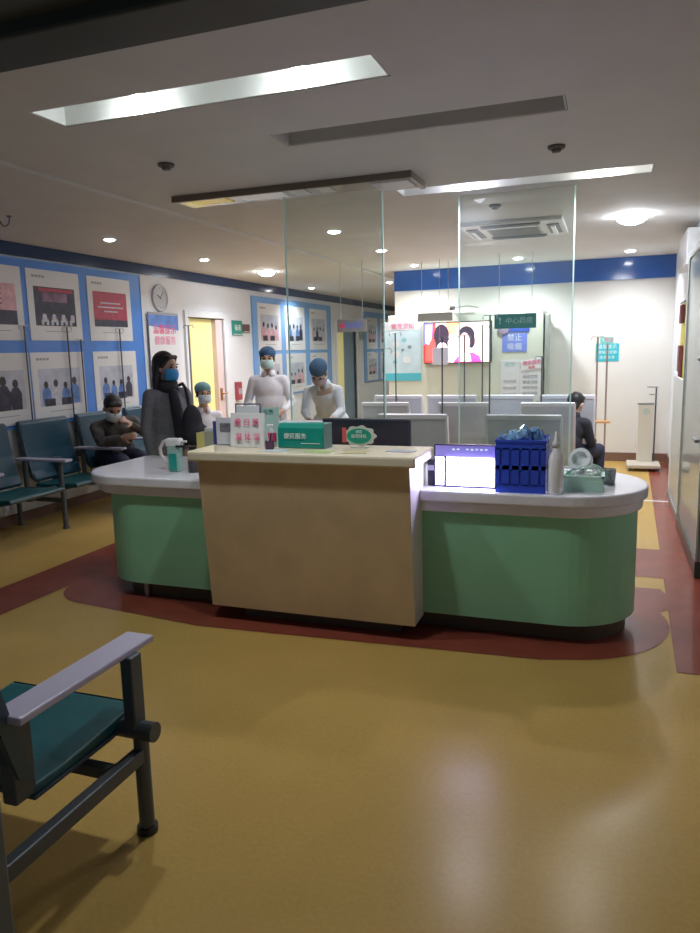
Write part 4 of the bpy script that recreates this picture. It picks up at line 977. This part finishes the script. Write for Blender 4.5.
def person(name, label, loc, rz, J, skin, coat=None, trousers=None, hair='short', hairm=M_hair, mask=None, capm=None, coat_len=0, shoes=True, s=1.0, vox=.009, bulk=1.0, palms=None, curl=.5, extra=None, hem=.0):
    """Local frame faces -y. J: joints in metres."""
    r = root(name, label, 'person', loc, rz)
    J = {k: Vector(v) for k, v in J.items()}
    hd = frame(J.get('look', Vector((0, -1, 0))), J.get('headup', Vector((0, 0, 1))))
    H = J['head']; P, C_, N = J['pelvis'], J['chest'], J['neck']
    sx = (J['shR'] - J['shL']).normalized()
    def tf(a, b):                    # torso frame: x across, z along the spine
        z = (b - a).normalized(); x = (sx - z * sx.dot(z)).normalized(); y = z.cross(x); return Matrix((x, y, z)).transposed()
    T1, T2 = tf(P, C_), tf(C_, N)
    hl = lambda x, y, z: H + hd @ Vector((x, y, z))
    # ---- body: one continuous surface
    bm = nb()
    ball(bm, H + hd @ V(0, -.005, .015), (.073, .092, .105), hd, sub=3)
    ball(bm, hl(0, .028, -.055), (.052, .055, .055), hd)                    # jaw
    ball(bm, hl(0, .070, -.088), (.022, .020, .018), hd)                    # chin
    ball(bm, hl(0, .094, -.022), (.012, .018, .020), hd); ball(bm, hl(0, .086, .005), (.008, .012, .026), hd)   # nose
    ball(bm, hl(0, .084, -.058), (.023, .010, .009), hd)                    # lips
    ball(bm, hl(0, .082, .030), (.045, .012, .010), hd)                     # brow
    for q in (-1, 1): ball(bm, hl(q * .076, -.008, -.012), (.012, .020, .032), hd)   # ears
    cap(bm, N, .052 * bulk, hl(0, -.015, -.06), .050)
    ball(bm, P, (.155 * bulk, .105 * bulk, .11), T1, sub=3); ball(bm, (P + C_) / 2, (.128 * bulk, .095 * bulk, .16), T1, sub=3)
    ball(bm, C_, (.155 * bulk, .108 * bulk, .16), T2, sub=3); ball(bm, (C_ + N) / 2 + Vector((0, 0, -.01)), (.135 * bulk, .085, .09), T2, sub=3)
    for q in 'LR':
        sh, el, wr = J['sh' + q], J['el' + q], J['wr' + q]
        cap(bm, N.lerp(C_, .42) + (sh - N) * .30, .050, sh + Vector((0, 0, -.035)), .040 * bulk); cap(bm, sh + Vector((0, 0, -.035)), .044 * bulk, el, .036); cap(bm, el, .037, wr, .025)
        hand(bm, wr, el, (palms or {}).get(q, (1 if q == 'L' else -1, 0, 0)), 1.0, curl, 1 if q == 'L' else -1)
        hp, kn, an = J['hip' + q], J['kn' + q], J['an' + q]
        cap(bm, hp, .082 * bulk, kn, .052); cap(bm, kn, .052, an, .034)
        toe = J.get('toe' + q, an + Vector((0, -.15, -.05)))
        cap(bm, an + Vector((0, .02, -.035)), .034, toe, .028)
    body = bake('body', bm, skin, r, vox, 3)
    # ---- eyes
    for q in (-1, 1):
        bm = nb(); ball(bm, hl(q * .032, .079, .008), (.014, .008, .008), hd); obj('eye', bm, M_eye, body, smooth=True)
        bm = nb(); ball(bm, hl(q * .033, .088, .032), (.020, .006, .004), hd); obj('eyebrow', bm, M_hair, body, smooth=True)
    # ---- trousers
    if trousers:
        bm = nb(); ball(bm, P, (.168 * bulk, .118 * bulk, .13), T1, sub=3)
        for q in 'LR': cap(bm, J['hip' + q], .097 * bulk, J['kn' + q], .068); cap(bm, J['kn' + q], .068, J['an' + q] + Vector((0, 0, .02)), .055)
        bake('trousers', bm, trousers, r, .012, 4)
    # ---- coat
    if coat:
        bm = nb()
        ball(bm, P + Vector((0, 0, .02)), (.178 * bulk, .128 * bulk, .14), T1, sub=3); ball(bm, (P + C_) / 2, (.158 * bulk, .120 * bulk, .20), T1, sub=3)
        ball(bm, C_, (.168 * bulk, .120 * bulk, .16), T2, sub=3); ball(bm, C_.lerp(N, .45), (.13 * bulk, .09, .09), T2, sub=3)
        for q in 'LR':
            sh, el, wr = J['sh' + q], J['el' + q], J['wr' + q]
            cap(bm, N.lerp(C_, .42) + (sh - N) * .30, .070, sh + Vector((0, 0, -.025)), .056 * bulk); cap(bm, sh + Vector((0, 0, -.03)), .058 * bulk, el, .047); cap(bm, el, .047, el.lerp(wr, .92), .037)
            if coat_len: cap(bm, J['hip' + q], .125 * bulk, J['hip' + q].lerp(J['kn' + q], coat_len), .115 * bulk)
        cb = bake('coat', bm, coat, r, .011, 3)
        # collar and front opening
        bm = nb(); n = 20
        rings = []
        for rad, dz in ((.066, .035), (.080, .0), (.088, -.035)):
            rings.append([bm.verts.new(N + T2 @ V(rad * 1.0 * math.cos(2 * PI * i / n), rad * .95 * math.sin(2 * PI * i / n), dz)) for i in range(n)])
        for a, b in zip(rings, rings[1:]):
            for i in range(n):
                if i in (14, 15): continue       # open at the throat
                bm.faces.new((a[i], a[(i + 1) % n], b[(i + 1) % n], b[i]))
        c2 = obj('collar', bm, coat, cb, smooth=True); sm = c2.modifiers.new('s', 'SOLIDIFY'); sm.thickness = .008
    if shoes:
        for q in 'LR':
            an = J['an' + q]; toe = J.get('toe' + q, an + Vector((0, -.15, -.05)))
            bm = nb(); cap(bm, an + Vector((0, .03, -.03)), .042, toe, .036); ball(bm, an, (.046, .05, .05)); bake('shoe', bm, M_black, r, .010, 2)
    # ---- hair
    bm = nb()
    if hair == 'long':
        ball(bm, hl(0, -.030, .035), (.092, .098, .100), hd, sub=3)
        for q in (-1, 1):
            cap(bm, hl(q * .070, -.030, .03), .032, hl(q * .086, -.03, -.10), .034); cap(bm, hl(q * .086, -.03, -.10), .034, hl(q * .088, -.035, -.19), .020)
            cap(bm, hl(q * .040, .050, .085), .020, hl(q * .078, .020, .02), .014)
        cap(bm, hl(0, -.06, 0), .075, hl(0, -.065, -.12), .060); cap(bm, hl(0, -.065, -.12), .06, hl(0, -.06, -.20), .035)
        cap(bm, hl(-.045, .058, .088), .018, hl(.045, .058, .088), .018)
    elif hair == 'short':
        ball(bm, hl(0, -.022, .040), (.086, .094, .088), hd, sub=3); ball(bm, hl(0, -.055, -.015), (.072, .055, .07), hd)
        cap(bm, hl(-.040, .058, .075), .022, hl(.040, .058, .075), .022)
    elif hair == 'bun':
        ball(bm, hl(0, -.030, .030), (.084, .088, .085), hd, sub=3); ball(bm, hl(0, -.115, .02), .045)
        for q in (-1, 1): cap(bm, hl(q * .068, .02, .03), .018, hl(q * .072, .01, -.02), .012)
    bake('hair', bm, hairm, r, .009, 3)
    if capm:
        bm = nb(); ball(bm, hl(0, -.020, .060), (.094, .108, .080), hd, sub=3); ball(bm, hl(0, -.055, .035), (.082, .075, .075), hd, sub=3)
        cp_ = bake('cap', bm, capm, r, .009, 4)
    if mask:
        bm = nb(); n = 14; m_ = 7
        grid = []
        for j in range(m_ + 1):
            v = -1 + 2 * j / m_; row = []
            for i in range(n + 1):
                a = (-1 + 2 * i / n) * R(72)
                wid = 1 - .18 * abs(v) ** 2
                row.append(bm.verts.new(hl(.075 * math.sin(a) * wid, .018 + .090 * math.cos(a) * (1 - .18 * abs(v) ** 2), -.054 + .046 * v)))
            grid.append(row)
        for a, b in zip(grid, grid[1:]):
            for i in range(n): bm.faces.new((a[i], a[i + 1], b[i + 1], b[i]))
        mk = obj('face_mask', bm, mask, r, smooth=True); sm = mk.modifiers.new('s', 'SOLIDIFY'); sm.thickness = .006; sm.offset = 1
        bm = nb()
        for q in (-1, 1):
            for dz in (-.02, -.085): path(bm, [hl(q * .072, .03, dz), hl(q * .088, .0, (dz - .03) / 2), hl(q * .084, -.025, -.015)], .0022, 6)
        obj('ear_loops', bm, mask, mk)
    return r, J, hl, T2

def standing(h=1.64, **k):
    s = h / 1.70
    J = dict(pelvis=(0, 0, .93 * s), chest=(0, 0, 1.24 * s), neck=(0, .01, 1.42 * s), head=(0, -.015, 1.58 * s),
             shL=(-.17 * s, .0, 1.37 * s), elL=(-.23 * s, .02, 1.09 * s), wrL=(-.23 * s, -.07, .85 * s),
             shR=(.17 * s, .0, 1.37 * s), elR=(.23 * s, .02, 1.09 * s), wrR=(.23 * s, -.07, .85 * s),
             hipL=(-.085 * s, 0, .90 * s), knL=(-.095 * s, -.01, .50 * s), anL=(-.10 * s, .02, .09), hipR=(.085 * s, 0, .90 * s), knR=(.095 * s, -.01, .50 * s), anR=(.10 * s, .02, .09))
    J.update(k); return J
# woman in grey coat: stands left of the desk, body turned towards the right of the picture
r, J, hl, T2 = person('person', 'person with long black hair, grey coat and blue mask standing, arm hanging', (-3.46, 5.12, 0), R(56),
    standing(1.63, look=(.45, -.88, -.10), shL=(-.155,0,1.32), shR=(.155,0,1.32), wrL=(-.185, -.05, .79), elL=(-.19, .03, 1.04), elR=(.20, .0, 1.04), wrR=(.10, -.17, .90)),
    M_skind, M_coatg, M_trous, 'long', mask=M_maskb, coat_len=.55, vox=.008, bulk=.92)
bm = nb(); lathe(bm, [(.075, .05), (.095, .03), (.10, -.02), (.085, -.06), (.07, -.06)], n=24)
for v in bm.verts: v.co = J['neck'] + v.co
obj('scarf', bm, M_scarf, r, smooth=True)
bm = nb(); cap(bm, J['chest'] + V(.0, -.125, .12), .04, J['chest'] + V(.03, -.15, -.12), .055); cap(bm, J['chest'] + V(.03, -.15, -.12), .055, J['pelvis'] + V(.05, -.17, .05), .07); bake('scarf_end', bm, M_scarf, r, .012, 3)
bg = root('shoulder_bag', 'big black soft shoulder bag hanging at the side of the grey coated person', 'bag', (-3.14, 5.0, 0), R(52))
bm = nb(); ball(bm, (-.01, .02, 1.07), (.085, .06, .15), sub=3); ball(bm, (.02, 0, .97), (.125, .07, .10), Matrix.Rotation(R(18), 3, 'Y'), sub=3); bake('bag_body', bm, M_scarf, bg, .012, 4)
bm = nb(); path(bm, [(-.02, .03, 1.17), (-.0, .12, 1.26), (.02, .22, 1.34), (.03, .32, 1.375), (.03, .40, 1.36)], .014, 8); obj('strap', bm, M_scarf, bg)
# nurse standing, facing us
person('person', 'person in white coat, navy cap and pale mask standing upright facing the desk', (-3.60, 7.30, 0), R(20),
    standing(1.66, elL=(-.25, .03, 1.05), wrL=(-.16, -.18, .98), elR=(.25, .03, 1.05), wrR=(.16, -.18, .98), look=(0, -1, -.06)),
    M_skin, M_coatw, M_trous, 'bun', mask=M_maskt, capm=M_capb, coat_len=.8, vox=.009)
# stooping nurse
person('person', 'person in white coat with navy cap stooping forward over the work counter', (-2.82, 7.0, 0), R(16),
    dict(pelvis=(.06, .16, .90), chest=(.03, -.02, 1.15), neck=(.0, -.13, 1.29), head=(-.02, -.22, 1.40), look=(-.12, -.60, -.78), headup=(-.05, -.75, .65),
         shL=(-.15, -.10, 1.24), elL=(-.18, -.16, 1.00), wrL=(-.12, -.34, .95), shR=(.16, -.08, 1.24), elR=(.19, -.14, 1.00), wrR=(.12, -.34, .95),
         hipL=(-.03, .16, .87), knL=(-.04, .10, .47), anL=(-.04, .16, .09), hipR=(.14, .16, .87), knR=(.16, .10, .47), anR=(.16, .16, .09)),
    M_skin, M_coatw, M_trous, 'bun', mask=mat('rose_mask', (.60, .42, .48), .7), capm=M_capb, coat_len=.8, vox=.010, bulk=.92)
def seated(**k):
    J = dict(pelvis=(0, .10, .50), chest=(0, .06, .80), neck=(0, .03, .98), head=(0, .0, 1.13), shL=(-.17, .04, .93), elL=(-.22, -.02, .66), wrL=(-.14, -.22, .62),
             shR=(.17, .04, .93), elR=(.22, -.02, .66), wrR=(.14, -.22, .62), hipL=(-.09, .06, .50), knL=(-.11, -.36, .50), anL=(-.11, -.36, .09), hipR=(.09, .06, .50), knR=(.11, -.36, .50), anR=(.11, -.36, .09))
    J.update(k); return J
# seated nurse on a stool, in profile
person('person', 'person in white coat and teal grey cap sitting in front of yellow doorway', (-4.42, 7.26, 0), R(45),
    seated(look=(0.05, -1, -.05), **{a: tuple(V(*b) + V(0, 0, .03)) for a, b in dict(head=(0, .0, 1.13)).items()}),
    M_skin, M_coatw, M_trous, 'bun', mask=M_maskw, capm=M_capt, coat_len=.7, vox=.009)
st = root('round_stool', 'round steel legged stool under the sitting person in the white coat', 'stool', (-4.47, 7.22, 0))
bm = nb(); lathe(bm, [(.001, .36), (.15, .36), (.165, .37), (.165, .395), (.14, .41), (.001, .41)], n=28); obj('seat_pad', bm, M_black, st, smooth=True)
for k in range(4):
    a = PI / 4 + k * PI / 2
    bm = nb(); tube(bm, (.10 * math.cos(a), .10 * math.sin(a), .36), (.17 * math.cos(a), .17 * math.sin(a), 0), .011); obj('leg', bm, M_steel, st)
# man on the left bench, head bowed
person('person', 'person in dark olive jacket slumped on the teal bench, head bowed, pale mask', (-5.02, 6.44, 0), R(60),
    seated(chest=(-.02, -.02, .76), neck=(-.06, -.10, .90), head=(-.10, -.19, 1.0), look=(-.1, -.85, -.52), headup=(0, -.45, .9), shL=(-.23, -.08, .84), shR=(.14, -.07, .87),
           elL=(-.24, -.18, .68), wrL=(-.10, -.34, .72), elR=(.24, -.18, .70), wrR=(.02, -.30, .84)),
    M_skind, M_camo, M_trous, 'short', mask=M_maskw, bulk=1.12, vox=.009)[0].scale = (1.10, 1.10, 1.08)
# dark person on a grey bench
person('person', 'person with black hair in black clothes sitting sideways among the grey seats', (-.38, 7.86, 0), R(150),
    seated(pelvis=(0,.10,.46), chest=(0.0, .02, .74), neck=(-.01, -.01, .89), head=(-.02, -.05, 1.005), shL=(-.17,.0,.84), shR=(.15,.0,.84), look=(.05, -.95, -.25), elL=(-.20, -.06, .60), wrL=(-.10, -.27, .60), elR=(.19, -.06, .60), wrR=(.10, -.27, .60)),
    M_skin, M_scarf, M_trous, 'short', vox=.009)

# ================================================================== AMBIENT, CAMERA
w = bpy.data.worlds.new('World'); S.world = w; w.use_nodes = True
bg_ = w.node_tree.nodes['Background']; bg_.inputs['Color'].default_value = (.55, .62, .75, 1); bg_.inputs['Strength'].default_value = .13

cam = bpy.data.cameras.new('Camera'); co = bpy.data.objects.new('Camera', cam); COL.objects.link(co); S.camera = co
yaw, pitch, roll = R(20.0), R(9.2), R(1.4)
f = V(-math.sin(yaw) * math.cos(pitch), math.cos(yaw) * math.cos(pitch), -math.sin(pitch)); rr_ = V(math.cos(yaw), math.sin(yaw), 0); u = rr_.cross(f)
RX_ = rr_ * math.cos(roll) - u * math.sin(roll); UX = u * math.cos(roll) + rr_ * math.sin(roll)
Mx = Matrix((RX_, UX, -f)).transposed().to_4x4(); Mx.translation = V(0, 0, 1.62); co.matrix_world = Mx
cam.sensor_fit = 'VERTICAL'; cam.sensor_height = 24; cam.lens = 24 * 720 / 933; cam.clip_start = .05
S.view_settings.view_transform = 'Standard'; S.view_settings.look = 'None'; S.view_settings.exposure = 0.0
